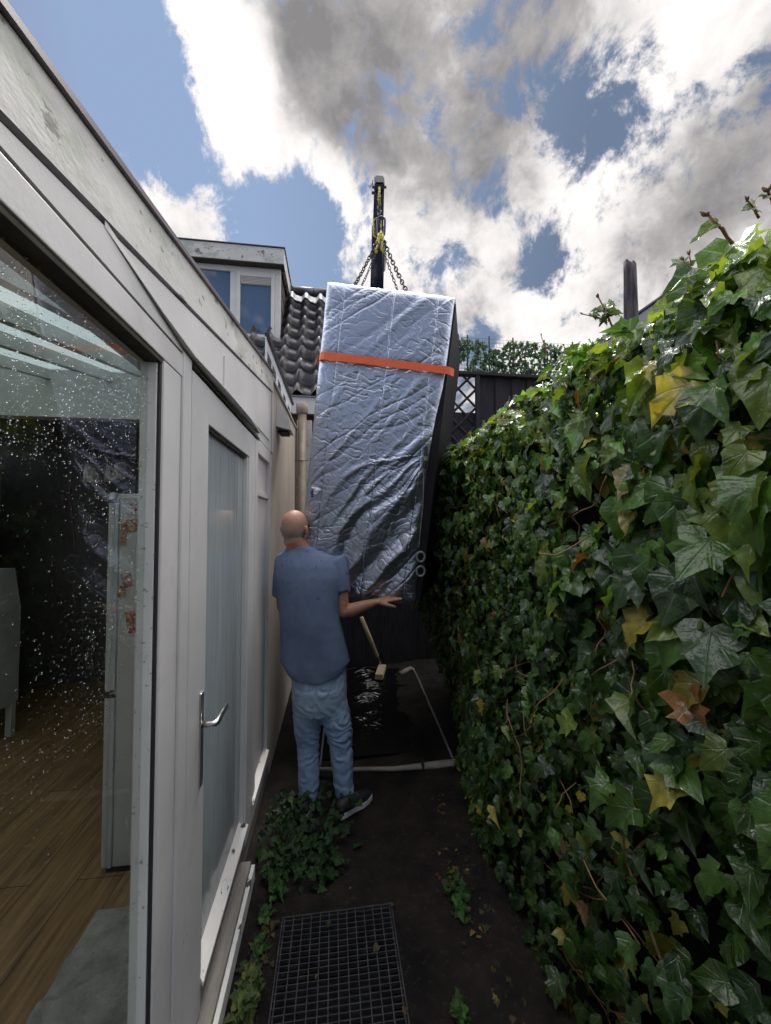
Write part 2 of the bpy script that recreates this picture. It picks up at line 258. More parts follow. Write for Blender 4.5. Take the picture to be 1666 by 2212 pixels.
def leaf_mat(name, trans=.3, wet=True, rough=.27):
    mt, nt, b = nodes(name); N = nt.nodes; L = nt.links
    at_ = N.new('ShaderNodeAttribute'); at_.attribute_name = 'Col'
    uv = N.new('ShaderNodeUVMap'); sp = N.new('ShaderNodeSeparateXYZ'); L.new(uv.outputs[0], sp.inputs[0])
    def m(op, a, b_=None, clamp=False):
        x = N.new('ShaderNodeMath'); x.operation = op; x.use_clamp = clamp
        for i, v in enumerate((a, b_)):
            if v is None: continue
            if isinstance(v, (int, float)): x.inputs[i].default_value = v
            else: L.new(v, x.inputs[i])
        return x.outputs[0]
    ax = m('ABSOLUTE', m('SUBTRACT', sp.outputs[0], .5)); y = m('SUBTRACT', sp.outputs[1], .18)
    d = ax
    for a in (38, 78):
        a = math.radians(a); d = m('MINIMUM', d, m('ABSOLUTE', m('SUBTRACT', m('MULTIPLY', ax, math.cos(a)), m('MULTIPLY', y, math.sin(a)))))
    vein = m('SUBTRACT', 1.0, m('DIVIDE', d, .022), True)
    tc = N.new('ShaderNodeTexCoord'); t = N.new('ShaderNodeTexNoise'); L.new(tc.outputs['Object'], t.inputs['Vector']); t.inputs['Scale'].default_value = 35; t.inputs['Detail'].default_value = 5
    mr = N.new('ShaderNodeMapRange'); L.new(t.outputs[0], mr.inputs[0]); mr.inputs[1].default_value = .3; mr.inputs[2].default_value = .7; mr.inputs[3].default_value = .7; mr.inputs[4].default_value = 1.3
    sc_ = N.new('ShaderNodeVectorMath'); sc_.operation = 'SCALE'; L.new(at_.outputs['Color'], sc_.inputs[0]); L.new(mr.outputs[0], sc_.inputs['Scale'])
    mx = N.new('ShaderNodeMix'); mx.data_type = 'RGBA'; L.new(m('MULTIPLY', vein, .35), mx.inputs['Factor']); L.new(sc_.outputs[0], mx.inputs['A']); mx.inputs['B'].default_value = (.16, .22, .09, 1)
    L.new(mx.outputs['Result'], b.inputs['Base Color']); b.inputs['Roughness'].default_value = rough; b.inputs['Specular IOR Level'].default_value = .6 if rough < .4 else .25
    v = N.new('ShaderNodeTexVoronoi'); L.new(tc.outputs['Object'], v.inputs['Vector']); v.inputs['Scale'].default_value = 190
    hv = m('SUBTRACT', 1.0, m('DIVIDE', v.outputs['Distance'], .32), True)
    t2 = N.new('ShaderNodeTexNoise'); L.new(tc.outputs['Object'], t2.inputs['Vector']); t2.inputs['Scale'].default_value = 60; t2.inputs['Detail'].default_value = 2
    h = m('ADD', m('MULTIPLY', m('POWER', hv, .5), .35 if wet else 0.0), m('SUBTRACT', m('MULTIPLY', t2.outputs[0], 1.2), m('MULTIPLY', vein, .5)))
    bp = N.new('ShaderNodeBump'); bp.inputs['Strength'].default_value = .7; bp.inputs['Distance'].default_value = .003; L.new(h, bp.inputs['Height']); L.new(bp.outputs[0], b.inputs['Normal'])
    tl = N.new('ShaderNodeBsdfTranslucent'); s2 = N.new('ShaderNodeVectorMath'); s2.operation = 'MULTIPLY'; L.new(mx.outputs['Result'], s2.inputs[0]); s2.inputs[1].default_value = (2.6, 2.4, .9); L.new(s2.outputs[0], tl.inputs[0])
    ms = N.new('ShaderNodeMixShader'); ms.inputs[0].default_value = trans; L.new(b.outputs[0], ms.inputs[1]); L.new(tl.outputs[0], ms.inputs[2]); L.new(ms.outputs[0], N['Material Output'].inputs[0])
    return mt
M['leaf'] = leaf_mat('ivy_leaf', .36); M['leaf_ground'] = leaf_mat('ground_leaf', .15, True, .55)
def foil_mat():
    mt, nt, b = nodes('silver_foil'); N = nt.nodes; L = nt.links
    b.inputs['Base Color'].default_value = (.34, .365, .435, 1); b.inputs['Metallic'].default_value = .93; b.inputs['Roughness'].default_value = .33
    tc = N.new('ShaderNodeTexCoord'); uv = tc.outputs['UV']
    v = N.new('ShaderNodeTexVoronoi'); L.new(uv, v.inputs['Vector']); v.inputs['Scale'].default_value = 75; v.feature = 'DISTANCE_TO_EDGE'
    nz = N.new('ShaderNodeTexNoise'); L.new(uv, nz.inputs['Vector']); nz.inputs['Scale'].default_value = 9; nz.inputs['Detail'].default_value = 5
    mv = N.new('ShaderNodeVectorMath'); mv.operation = 'MULTIPLY_ADD'; L.new(nz.outputs['Color'], mv.inputs[0]); mv.inputs[1].default_value = (.25, .25, .25); L.new(uv, mv.inputs[2]); L.new(mv.outputs[0], v.inputs['Vector'])
    bp = N.new('ShaderNodeBump'); bp.inputs['Strength'].default_value = .3; bp.inputs['Distance'].default_value = .003; L.new(v.outputs['Distance'], bp.inputs['Height'])
    bp2 = N.new('ShaderNodeBump'); bp2.inputs['Strength'].default_value = .6; bp2.inputs['Distance'].default_value = .004
    n2 = N.new('ShaderNodeTexNoise'); L.new(uv, n2.inputs['Vector']); n2.inputs['Scale'].default_value = 55; n2.inputs['Detail'].default_value = 8; n2.inputs['Roughness'].default_value = .7
    L.new(n2.outputs[0], bp2.inputs['Height']); L.new(bp.outputs[0], bp2.inputs['Normal']); L.new(bp2.outputs[0], b.inputs['Normal'])
    return mt
M['foil'] = foil_mat()
def attr_mat(name, rough, bump=.2, bscale=300, spec=.3, sss=0):
    mt, nt, b = nodes(name); N = nt.nodes; L = nt.links
    a = N.new('ShaderNodeAttribute'); a.attribute_name = 'Col'; tc = N.new('ShaderNodeTexCoord'); t = N.new('ShaderNodeTexNoise'); L.new(tc.outputs['Object'], t.inputs['Vector']); t.inputs['Scale'].default_value = bscale; t.inputs['Detail'].default_value = 4
    mr = N.new('ShaderNodeMapRange'); L.new(t.outputs[0], mr.inputs[0]); mr.inputs[1].default_value = .25; mr.inputs[2].default_value = .75; mr.inputs[3].default_value = .86; mr.inputs[4].default_value = 1.14
    s = N.new('ShaderNodeVectorMath'); s.operation = 'SCALE'; L.new(a.outputs['Color'], s.inputs[0]); L.new(mr.outputs[0], s.inputs['Scale']); L.new(s.outputs[0], b.inputs['Base Color'])
    b.inputs['Roughness'].default_value = rough; b.inputs['Specular IOR Level'].default_value = spec
    if sss: b.inputs['Subsurface Weight'].default_value = sss; b.inputs['Subsurface Radius'].default_value = (.01, .004, .002)
    bp = N.new('ShaderNodeBump'); bp.inputs['Strength'].default_value = bump; bp.inputs['Distance'].default_value = .002; L.new(t.outputs[0], bp.inputs['Height']); L.new(bp.outputs[0], b.inputs['Normal'])
    return mt
M['skin'] = attr_mat('skin', .5, .15, 150, .35, .08); M['shirt'] = attr_mat('blue_shirt_cloth', .9, .4, 350, .15); M['jeans'] = attr_mat('faded_denim', .85, .5, 350, .15)
# ------------------------------------------------------------------ helpers: geometry
def tag(o, label=None, cat=None, group=None, kind=None):
    if label: o['label'] = label
    if cat: o['category'] = cat
    if group: o['group'] = group
    if kind: o['kind'] = kind
    return o
def empty(name, loc=(0, 0, 0), **k):
    o = bpy.data.objects.new(name, None); C.objects.link(o); o.location = loc; o.empty_display_size = .1
    tag(o, **k); return o
def put(name, me, material, parent=None, smooth=False):
    me.name = name
    if material is not None: me.materials.append(material)
    o = bpy.data.objects.new(name, me); C.objects.link(o)
    if smooth: me.polygons.foreach_set('use_smooth', [True]*len(me.polygons))
    if parent is not None:
        o.parent = parent
        w = parent.location.copy(); q = parent.parent
        while q is not None: w += q.location; q = q.parent
        o.location = -w
    return o
class MB:
    """collects shapes, given in world coordinates, into ONE mesh"""
    def __init__(s): s.bm = bmesh.new()
    def box(s, a, b, bev=0.0, rot=None, piv=None):
        a, b = Vector(a), Vector(b); r = bmesh.ops.create_cube(s.bm, size=1.0); vs = r['verts']
        c = (a+b)/2; d = b-a
        for v in vs: v.co = Vector((v.co.x*d.x, v.co.y*d.y, v.co.z*d.z))+c
        if bev:
            es = list({e for v in vs for e in v.link_edges})
            r = bmesh.ops.bevel(s.bm, geom=es, offset=min(bev, min(abs(d.x), abs(d.y), abs(d.z))*.45), segments=2, affect='EDGES', profile=.6); vs = r['verts']
        if rot is not None:
            piv = Vector(piv) if piv is not None else c
            for v in vs: v.co = rot @ (v.co-piv)+piv
        return s
    def hexa(s, p):
        """8 corners: 4 bottom ring, 4 top ring"""
        v = [s.bm.verts.new(x) for x in p]
        for f in ((3, 2, 1, 0), (4, 5, 6, 7), (0, 1, 5, 4), (1, 2, 6, 5), (2, 3, 7, 6), (3, 0, 4, 7)): s.bm.faces.new([v[i] for i in f])
        return s
    def prism(s, poly, vec):
        """planar polygon extruded by vec"""
        vec = Vector(vec); a = [s.bm.verts.new(p) for p in poly]; b = [s.bm.verts.new(Vector(p)+vec) for p in poly]; n = len(poly)
        s.bm.faces.new(a); s.bm.faces.new(b[::-1])
        for i in range(n): s.bm.faces.new((a[i], b[i], b[(i+1) % n], a[(i+1) % n]))
        return s
    def tube(s, pts, r, n=8, cap=True, up=None):
        pts = [Vector(p) for p in pts]; k = len(pts)
        if not isinstance(r, (list, tuple)): r = [r]*k
        prev = None; rings = []
        for i, p in enumerate(pts):
            t = (pts[min(i+1, k-1)]-pts[max(i-1, 0)]).normalized()
            if prev is None: u = Vector(up) if up is not None else (Vector((0, 0, 1)) if abs(t.z) < .9 else Vector((1, 0, 0)))
            else: u = prev
            u = (u-t*u.dot(t)).normalized(); prev = u; w = t.cross(u)
            ra, rb = (r[i] if isinstance(r[i], (tuple, list)) else (r[i], r[i]))
            rings.append([s.bm.verts.new(p+u*(rb*math.sin(2*math.pi*j/n))+w*(ra*math.cos(2*math.pi*j/n))) for j in range(n)])
        for a, b in zip(rings, rings[1:]):
            for j in range(n): s.bm.faces.new((a[j], a[(j+1) % n], b[(j+1) % n], b[j]))
        if cap: s.bm.faces.new(rings[0][::-1]); s.bm.faces.new(rings[-1])
        return s
    def loop(s, pts, r, n=6):
        """closed tube"""
        pts = [Vector(p) for p in pts]; k = len(pts); c = sum(pts, Vector())/k
        nn = (pts[1]-pts[0]).cross(pts[k//3]-pts[0]).normalized(); rings = []
        for i, p in enumerate(pts):
            t = (pts[(i+1) % k]-pts[i-1]).normalized(); u = nn; w = t.cross(u)
            rings.append([s.bm.verts.new(p+u*(r*math.sin(2*math.pi*j/n))+w*(r*math.cos(2*math.pi*j/n))) for j in range(n)])
        for i in range(k):
            a, b = rings[i], rings[(i+1) % k]
            for j in range(n): s.bm.faces.new((a[j], a[(j+1) % n], b[(j+1) % n], b[j]))
        return s
    def ball(s, c, r, sub=2):
        res = bmesh.ops.create_icosphere(s.bm, subdivisions=sub, radius=1)
        if not isinstance(r, (tuple, list, Vector)): r = (r, r, r)
        for v in res['verts']: v.co = Vector((v.co.x*r[0], v.co.y*r[1], v.co.z*r[2]))+Vector(c)
        return s
    def build(s, name, material, parent=None, smooth=False):
        bmesh.ops.recalc_face_normals(s.bm, faces=s.bm.faces[:])
        me = bpy.data.meshes.new(name); s.bm.to_mesh(me); s.bm.free(); return put(name, me, material, parent, smooth)
def box(name, a, b, m, parent=None, bev=.003, **k): return MB().box(a, b, bev, **k).build(name, m, parent)
def remesh(name, mb, material, parent, voxel=.005, smooth_it=6, shape=None, color=None):
    """union of overlapping forms as one continuous skin"""
    o = mb.build(name, None, None); md = o.modifiers.new('r', 'REMESH'); md.mode = 'VOXEL'; md.voxel_size = voxel
    sm = o.modifiers.new('s', 'SMOOTH'); sm.iterations = smooth_it; sm.factor = .5
    dg = bpy.context.evaluated_depsgraph_get(); me = bpy.data.meshes.new_from_object(o.evaluated_get(dg))
    old = o.data; bpy.data.objects.remove(o); bpy.data.meshes.remove(old)
    n = len(me.vertices); co = np.empty(n*3); me.vertices.foreach_get('co', co); co = co.reshape(-1, 3)
    nr = np.empty(n*3); me.vertices.foreach_get('normal', nr); nr = nr.reshape(-1, 3)
    base = co.copy()
    if shape is not None: co = shape(co, nr); me.vertices.foreach_set('co', co.ravel())
    if color is not None:
        ca = me.color_attributes.new('Col', 'FLOAT_COLOR', 'POINT'); cc = np.ones((n, 4)); cc[:, :3] = color(base, nr); ca.data.foreach_set('color', cc.ravel())
    me.update()
    return put(name, me, material, parent, True)
# noise on numpy arrays
def vnoise(x, y, z=0.0, seed=0):
    x, y, z = np.broadcast_arrays(np.asarray(x, float), np.asarray(y, float), np.asarray(z, float))
    xi, yi, zi = np.floor(x).astype(np.int64), np.floor(y).astype(np.int64), np.floor(z).astype(np.int64)
    xf, yf, zf = x-xi, y-yi, z-zi
    def h(a, b, c):
        v = (a*374761393+b*668265263+c*2147483647+seed*974711) & 0xffffffff
        v = ((v ^ (v >> 13))*1274126177) & 0xffffffff
        v = ((v ^ (v >> 15))*2246822519) & 0xffffffff
        return ((v ^ (v >> 16)) & 0xffffff)/float(0xffffff)
    s = lambda t: t*t*(3-2*t)
    u, v, w = s(xf), s(yf), s(zf); r = 0
    for i in (0, 1):
        for j in (0, 1):
            for k in (0, 1):
                r = r+h(xi+i, yi+j, zi+k)*(u if i else 1-u)*(v if j else 1-v)*(w if k else 1-w)
    return r
def fbm(x, y, z=0.0, o=4, seed=0):
    r = 0; a = .5
    for i in range(o): r = r+a*(vnoise(x*2**i, y*2**i, np.asarray(z)*2**i, seed+i)-.5); a *= .5
    return r
def grid_mesh(P, uv=None):
    """P: (n, m, 3) array -> mesh"""
    n, m = P.shape[:2]; me = bpy.data.meshes.new('g'); idx = np.arange(n*m).reshape(n, m)
    f = np.stack([idx[:-1, :-1], idx[1:, :-1], idx[1:, 1:], idx[:-1, 1:]], -1).reshape(-1, 4)
    me.vertices.add(n*m); me.vertices.foreach_set('co', P.reshape(-1, 3).ravel()); me.loops.add(f.size); me.loops.foreach_set('vertex_index', f.ravel().astype(np.int32))
    me.polygons.add(len(f)); me.polygons.foreach_set('loop_start', np.arange(0, f.size, 4, dtype=np.int32)); me.polygons.foreach_set('loop_total', np.full(len(f), 4, dtype=np.int32))
    if uv is not None:
        l = me.uv_layers.new(name='UVMap'); l.data.foreach_set('uv', uv.reshape(-1, 2)[f.ravel()].ravel())
    me.update(); me.validate(); return me
# ------------------------------------------------------------------ leaves
def leaf_shapes():
    """ivy leaves: outline (x, y), base at origin, tip at +y, size about 1"""
    S = []
    for pts in ([(0, .06), (.14, -.06), (.34, -.02), (.52, .12), (.40, .28), (.33, .40), (.42, .56), (.26, .60), (.17, .72), (.0, 1.0)],
                [(0, .04), (.16, -.08), (.36, -.04), (.45, .16), (.47, .34), (.36, .48), (.28, .58), (.20, .70), (.10, .86), (0, 1.0)],
                [(0, .05), (.10, -.04), (.30, -.10), (.50, .02), (.36, .22), (.30, .34), (.50, .52), (.30, .56), (.14, .74), (0, 1.06)],
                [(0, .0), (.12, .02), (.26, .12), (.34, .26), (.35, .42), (.30, .56), (.22, .70), (.13, .83), (.05, .95), (0, 1.05)]):
        o = pts+[(-x, y) for x, y in pts[-2:0:-1]]
        S.append(np.array(o))
    return S
SH = leaf_shapes()
def leaves(name, pos, nrm, tipd, size, shape, col, material, parent, curl=.25, rs=RS):
    """one mesh with many separate small leaves; col (n,3)"""
    V = []; F3 = []; F4 = []; UV = []; CC = []; off = 0
    n = len(pos); nrm = nrm/np.linalg.norm(nrm, axis=1)[:, None]
    t = tipd-nrm*np.sum(tipd*nrm, 1)[:, None]; t /= np.linalg.norm(t, axis=1)[:, None]+1e-9; b = np.cross(t, nrm)
    for k in range(len(SH)):
        sel = np.where(shape == k)[0]
        if not len(sel): continue
        o = SH[k]; m = len(o); c = np.array([0, .30]); inner = c+(o-c)*.55
        P = np.vstack([[c], inner, o]); x, y = P[:, 0], P[:, 1]
        nv = len(P); s = len(sel)
        cu = (curl*(.2+1.2*rs.rand(s, 1))); fold = rs.uniform(-.25, .95, (s, 1))
        ph = rs.rand(s, 1)*6.28
        edge = np.r_[0, np.full(m, .3), np.full(m, 1.)][None]
        zz = -cu*(y[None]-.2)**2*1.1+fold*np.abs(x)[None]*.8+edge*.075*np.sin(7*np.arctan2(x, y-.3)[None]+ph)-.03*rs.randn(s, nv)*edge
        sz = size[sel][:, None]
        wx = x[None]*(1-.15*np.abs(fold))
        Q = pos[sel][:, None]+(b[sel][:, None]*(wx*sz)[..., None])+(t[sel][:, None]*(np.broadcast_to(y[None], wx.shape)*sz)[..., None])+(nrm[sel][:, None]*(zz*sz)[..., None])
        V.append(Q.reshape(-1, 3)); CC.append(np.repeat(col[sel], nv, 0)); UV.append(np.tile(np.c_[x+.5, y*.8+.1], (s, 1)))
        i = np.arange(m); j = (i+1) % m
        f3 = np.c_[np.zeros(m, int), 1+i, 1+j]; f4 = np.c_[1+i, 1+m+i, 1+m+j, 1+j]
        base = off+np.arange(s)*nv
        F3.append((f3[None]+base[:, None, None]).reshape(-1, 3)); F4.append((f4[None]+base[:, None, None]).reshape(-1, 4)); off += s*nv
    V = np.vstack(V); CC = np.vstack(CC); UV = np.vstack(UV); F3 = np.vstack(F3); F4 = np.vstack(F4)
    me = bpy.data.meshes.new(name); me.vertices.add(len(V)); me.vertices.foreach_set('co', V.ravel())
    li = np.r_[F3.ravel(), F4.ravel()].astype(np.int32); me.loops.add(len(li)); me.loops.foreach_set('vertex_index', li)
    tot = np.r_[np.full(len(F3), 3), np.full(len(F4), 4)].astype(np.int32); st = np.r_[0, np.cumsum(tot)[:-1]].astype(np.int32)
    me.polygons.add(len(tot)); me.polygons.foreach_set('loop_start', st); me.polygons.foreach_set('loop_total', tot)
    l = me.uv_layers.new(name='UVMap'); l.data.foreach_set('uv', UV[li].ravel())
    ca = me.color_attributes.new('Col', 'FLOAT_COLOR', 'POINT'); ca.data.foreach_set('color', np.c_[CC, np.ones(len(CC))].ravel())
    me.update(); return put(name, me, material, parent, True)
# ================================================================== THE SETTING
GX0, GX1, GY0, GY1 = -.215, .262, .95, 1.755                # the grate opening
def build_ground():
    xs = np.unique(np.r_[np.linspace(-1.0, 2.6, 181), GX0, GX1]); ys = np.unique(np.r_[np.linspace(-2.0, 7.0, 361), GY0, GY1])
    xs = np.r_[[-400, -60, -8], xs, [8, 60, 400]]; ys = np.r_[[-400, -60, -8], ys, [14, 60, 400]]
    X, Y = np.meshgrid(xs, ys, indexing='ij'); near = (X > -1) & (X < 2.6) & (Y > -2) & (Y < 7)
    Z = np.where(near, fbm(X*3, Y*3, 0, 4, 3)*.035+fbm(X*16, Y*16, 0, 3, 9)*.016, 0)
    Z += np.where(near, np.clip((X-.45), 0, .6)*.10, 0)*np.clip(2.6-X, 0, 1)
    Z -= .004
    ing = (X >= GX0-1e-6) & (X <= GX1+1e-6) & (Y >= GY0-1e-6) & (Y <= GY1+1e-6)
    Z = np.where(ing, -.01, Z); P = np.stack([X, Y, Z], -1)
    me = grid_mesh(P); bm = bmesh.new(); bm.from_mesh(me)
    kill = [f for f in bm.faces if GX0 < f.calc_center_median().x < GX1 and GY0 < f.calc_center_median().y < GY1]
    bmesh.ops.delete(bm, geom=kill, context='FACES')
    kill = [f for f in bm.faces if False]
    bm.to_mesh(me); bm.free()
    tag(put('ground', me, M['ground'], None, True), kind='structure')
build_ground()
tag(MB().box((GX0-.02, GY0-.02, -.30), (GX1+.02, GY1+.02, -.28)).box((GX0-.02, GY0-.02, -.28), (GX0-.001, GY1+.02, -.012)).box((GX1+.001, GY0-.02, -.28), (GX1+.02, GY1+.02, -.012))
    .box((GX0-.001, GY0-.02, -.28), (GX1+.001, GY0-.001, -.012)).box((GX0-.001, GY1+.001, -.28), (GX1+.001, GY1+.02, -.012)).build('drain_pit', M['soil_dark']), kind='structure')
g = empty('floor_grate', ((GX0+GX1)/2, (GY0+GY1)/2, 0), label='dark steel grid grate lying flat over a drain at the foot of the door', cat='grate')
mb = MB()
for k in range(13):
    x = GX0+.012+(GX1-GX0-.024)*k/12; mb.box((x-.002, GY0+.004, -.022), (x+.002, GY1-.004, .006))
mb.build('bearing_bars', M['grate'], g)
mb = MB(); k = 0; y = GY0+.018
while y < GY1-.01: mb.box((GX0+.004, y-.0014, -.012), (GX1-.004, y+.0014, .0035)); y += .0215
mb.build('cross_bars', M['grate'], g)
MB().box((GX0, GY0, -.025), (GX0+.005, GY1, .009)).box((GX1-.005, GY0, -.025), (GX1, GY1, .009)).box((GX0+.005, GY0, -.025), (GX1-.005, GY0+.005, .009)).box((GX0+.005, GY1-.005, -.025), (GX1-.005, GY1, .009)).build('rim', M['grate'], g)
# ================================================================== THE EXTENSION ON THE LEFT
X0 = -.43
def zf(y): return 2.228+.177*(y-.543)                       # lower edge of the sloping fascia
ext = empty('conservatory', (-2.2, 1.2, 0), label='white wooden conservatory with peeling sloped fascia, big wet window and glazed door', cat='building')
YA, YB = -2.0, 2.755
# fascia (sloping), its lower strip and the purple-brown roof trim
def slab(y0, y1, z0, z1, xa, xb, name, m, zfun=zf):
    return MB().hexa([(xa, y0, zfun(y0)+z0), (xb, y0, zfun(y0)+z0), (xb, y1, zfun(y1)+z0), (xa, y1, zfun(y1)+z0), (xa, y0, zfun(y0)+z1), (xb, y0, zfun(y0)+z1), (xb, y1, zfun(y1)+z1), (xa, y1, zfun(y1)+z1)]).build(name, m, ext)
slab(YA, YB, .004, .128, X0-.03, X0+.004, 'fascia', M['old_paint'])
slab(YA, YB+.01, .129, .142, X0-.09, X0+.014, 'roof_trim', M['alu'])
slab(YA, YB, -.006, .004, X0-.03, X0-.010, 'shadow_gap', M['dark_gap'])
# infill boards between fascia and window head (its lower edge level)
mb = MB(); mb.prism([(X0, YA, 2.19), (X0, YB-.06, 2.19), (X0, YB-.06, zf(YB-.06)-.008), (X0, .543, zf(.543)-.008), (X0, YA, 2.192)], (-.03, 0, 0)); mb.build('infill_board', M['paint'], ext)
MB().box((X0-.03, YB-.058, 2.19), (X0+.006, YB, zf(YB-.05)-.009), .002).build('corner_batten', M['paint'], ext)
box('head_seam', (X0-.02, YA, 2.184), (X0-.006, 1.158, 2.19), M['dark_gap'], ext, 0)
box('head_beam', (X0-.10, YA, 2.120), (X0, 1.158, 2.183), M['paint'], ext)
# raised moulded panel above the door
mb = MB(); mb.hexa([(X0, 1.55, 2.235), (X0+.005, 1.55, 2.235), (X0+.005, 2.60, 2.25), (X0, 2.60, 2.25), (X0, 1.55, 2.355), (X0+.005, 1.55, 2.355), (X0+.005, 2.60, 2.53), (X0, 2.60, 2.53)]); mb.build('moulded_panel', M['paint'], ext)
# drip board: thin flared board over the door; its shadow below painted as a dark strip
mb = MB(); pts = [(.77, 2.268, .001), (1.0, 2.232, .010), (1.19, 2.205, .022), (1.5, 2.206, .034), (1.9, 2.214, .034), (2.24, 2.222, .016)]
for (ya, za, pa), (yb, zb, pb) in zip(pts, pts[1:]):
    mb.hexa([(X0, ya, za-.006), (X0+pa, ya, za-.010), (X0+pb, yb, zb-.010), (X0, yb, zb-.006), (X0, ya, za+.006), (X0+pa, ya, za-.005), (X0+pb, yb, zb-.005), (X0, yb, zb+.006)])
mb.build('drip_board', M['paint'], ext)
box('door_head', (X0-.06, 1.225, 2.183), (X0+.001, 2.30, 2.197), M['dark_under'], ext, 0)
# posts
box('window_post', (X0-.05, 1.036, .12), (X0-.001, 1.148, 2.119), M['paint'], ext, .006)
box('door_post', (X0-.05, 1.151, .12), (X0+.004, 1.216, 2.195), M['paint'], ext, .006)
box('door_gap', (X0-.06, 1.217, .12), (X0-.022, 1.228, 2.182), M['dark_gap'], ext, 0)
# the big window: frame and pane
win = empty('window', (X0-.03, 0, 1.1)); win.parent = ext; win.location = Vector((X0-.03, 0, 1.1))-ext.location
def wput(name, a, b, m, bev=.002): return box(name, a, b, m, win, bev)
mb = MB(); mb.box((X0-.045, YA, 2.108), (X0-.004, 1.035, 2.119), .002).build('sash_top', M['dark_under'], win)
mb = MB(); mb.box((X0-.05, 1.022, .20), (X0-.012, 1.0345, 2.107), .002).build('glazing_bead', M['speck'], win)
mb = MB(); mb.box((X0-.0115, 1.024, .20), (X0-.006, 1.0355, 2.107)).build('seal', M['dark_gap'], win)
mb = MB(); mb.box((X0-.085, YA, .10), (X0-.004, 1.035, .198), .002).build('window_sill', M['paint'], win)
GXW = X0-.032
mb = MB(); mb.box((GXW-.004, YA, .199), (GXW, 1.0215, 2.1075)).build('pane', M['glass'], win)
# raindrops on the pane
def drops():
    n = 20000; y = RS.uniform(.30, 1.018, n)**1.0; z = RS.uniform(.62, 2.10, n)
    keep = RS.rand(n) < np.clip((z-1.0)/.55, .05, 1)*np.clip(.55+3.0*fbm(y*6, z*6, 0, 3, 5), .08, 1.2)
    y, z = y[keep], z[keep]; n = len(y); r = .00045+.0012*RS.rand(n)**3.2
    bm = bmesh.new(); bmesh.ops.create_icosphere(bm, subdivisions=2, radius=1); v0 = np.array([v.co[:] for v in bm.verts]); f0 = np.array([[v.index for v in f.verts] for f in bm.faces]); bm.free()
    el = 1+.4*RS.rand(n)
    V = np.empty((n, len(v0), 3)); V[..., 0] = GXW+.0012+v0[:, 0]*(r*.55)[:, None]+.0005; V[..., 1] = y[:, None]+v0[:, 1]*r[:, None]; V[..., 2] = z[:, None]+v0[:, 2]*(r*el)[:, None]
    F = (f0[None]+(np.arange(n)*len(v0))[:, None, None]).reshape(-1, 3)
    me = bpy.data.meshes.new('raindrops'); me.from_pydata(V.reshape(-1, 3).tolist(), [], F.tolist()); me.update()
    tag(put('raindrops', me, M['drop'], win, True), kind='stuff')
drops()
# the door
door = empty('door', (X0, 1.23, .1)); door.parent = ext; door.location = Vector((X0, 1.23, .1))-ext.location
XD = X0+.0
DY0, DY1, GY_0, GY_1, GZ0, GZ1 = 1.230, 2.185, 1.392, 2.035, .215, 2.045
mb = MB()
mb.box((XD-.055, DY0, .10), (XD, GY_0, 2.172), .006).box((XD-.055, GY_1, .10), (XD, DY1, 2.172), .006)
mb.box((XD-.054, GY_0-.001, GZ1), (XD-.001, GY_1+.001, 2.171), .003).build('door_leaf', M['paint'], door)
MB().box((XD-.05, GY_0, .10), (XD-.004, GY_1, .196), .003).build('bottom_rail', M['bare'], door)
MB().box((XD-.028, GY_0, GZ0), (XD-.010, GY_0+.012, GZ1), .002).box((XD-.028, GY_1-.016, GZ0), (XD-.008, GY_1, GZ1), .002).build('glazing_bead', M['paint'], door)
MB().box((XD-.028, GY_0+.012, GZ1-.012), (XD-.012, GY_1-.016, GZ1), .002).build('upper_bead', M['dark_under'], door)
MB().hexa([(XD-.03, GY_0+.0125, .197), (XD+.012, GY_0-.02, .190), (XD+.012, GY_1+.01, .190), (XD-.03, GY_1-.0165, .197), (XD-.03, GY_0+.0125, .235), (XD+.012, GY_0-.02, .202), (XD+.012, GY_1+.01, .202), (XD-.03, GY_1-.0165, .235)]).build('weather_bar', M['flaky'], door)
MB().box((XD-.032, GY_0+.002, GZ0), (XD-.028, GY_1-.002, GZ1-.001)).build('pane', M['glass_hazy'], door)
hd = MB().box((XD+.0, 1.334, .85), (XD+.007, 1.362, 1.15), .003).build('handle_plate', M['steel'], door)
p = [(XD+.005, 1.348, 1.045), (XD+.036, 1.348, 1.045), (XD+.046, 1.351, 1.045), (XD+.050, 1.362, 1.046), (XD+.050, 1.39, 1.047), (XD+.050, 1.42, 1.048), (XD+.0535, 1.455, 1.053)]
MB().tube(p, [.0095, .0095, .0105, (.009, .012), (.007, .012), (.007, .012), (.0065, .010)], 12).build('handle', M['steel'], door, True)
# sill below the door
box('threshold', (X0-.10, 1.0, .02), (X0+.045, 1.952, .098), M['bare'], ext, .004)
box('threshold_edge', (X0+.046, .8, .01), (X0+.064, 1.950, .082), M['flaky'], ext, .003)
box('base_strip', (X0-.1, -1.8, -.05), (X0+.0, 1.0, .098), M['dark_gap'], ext, 0)
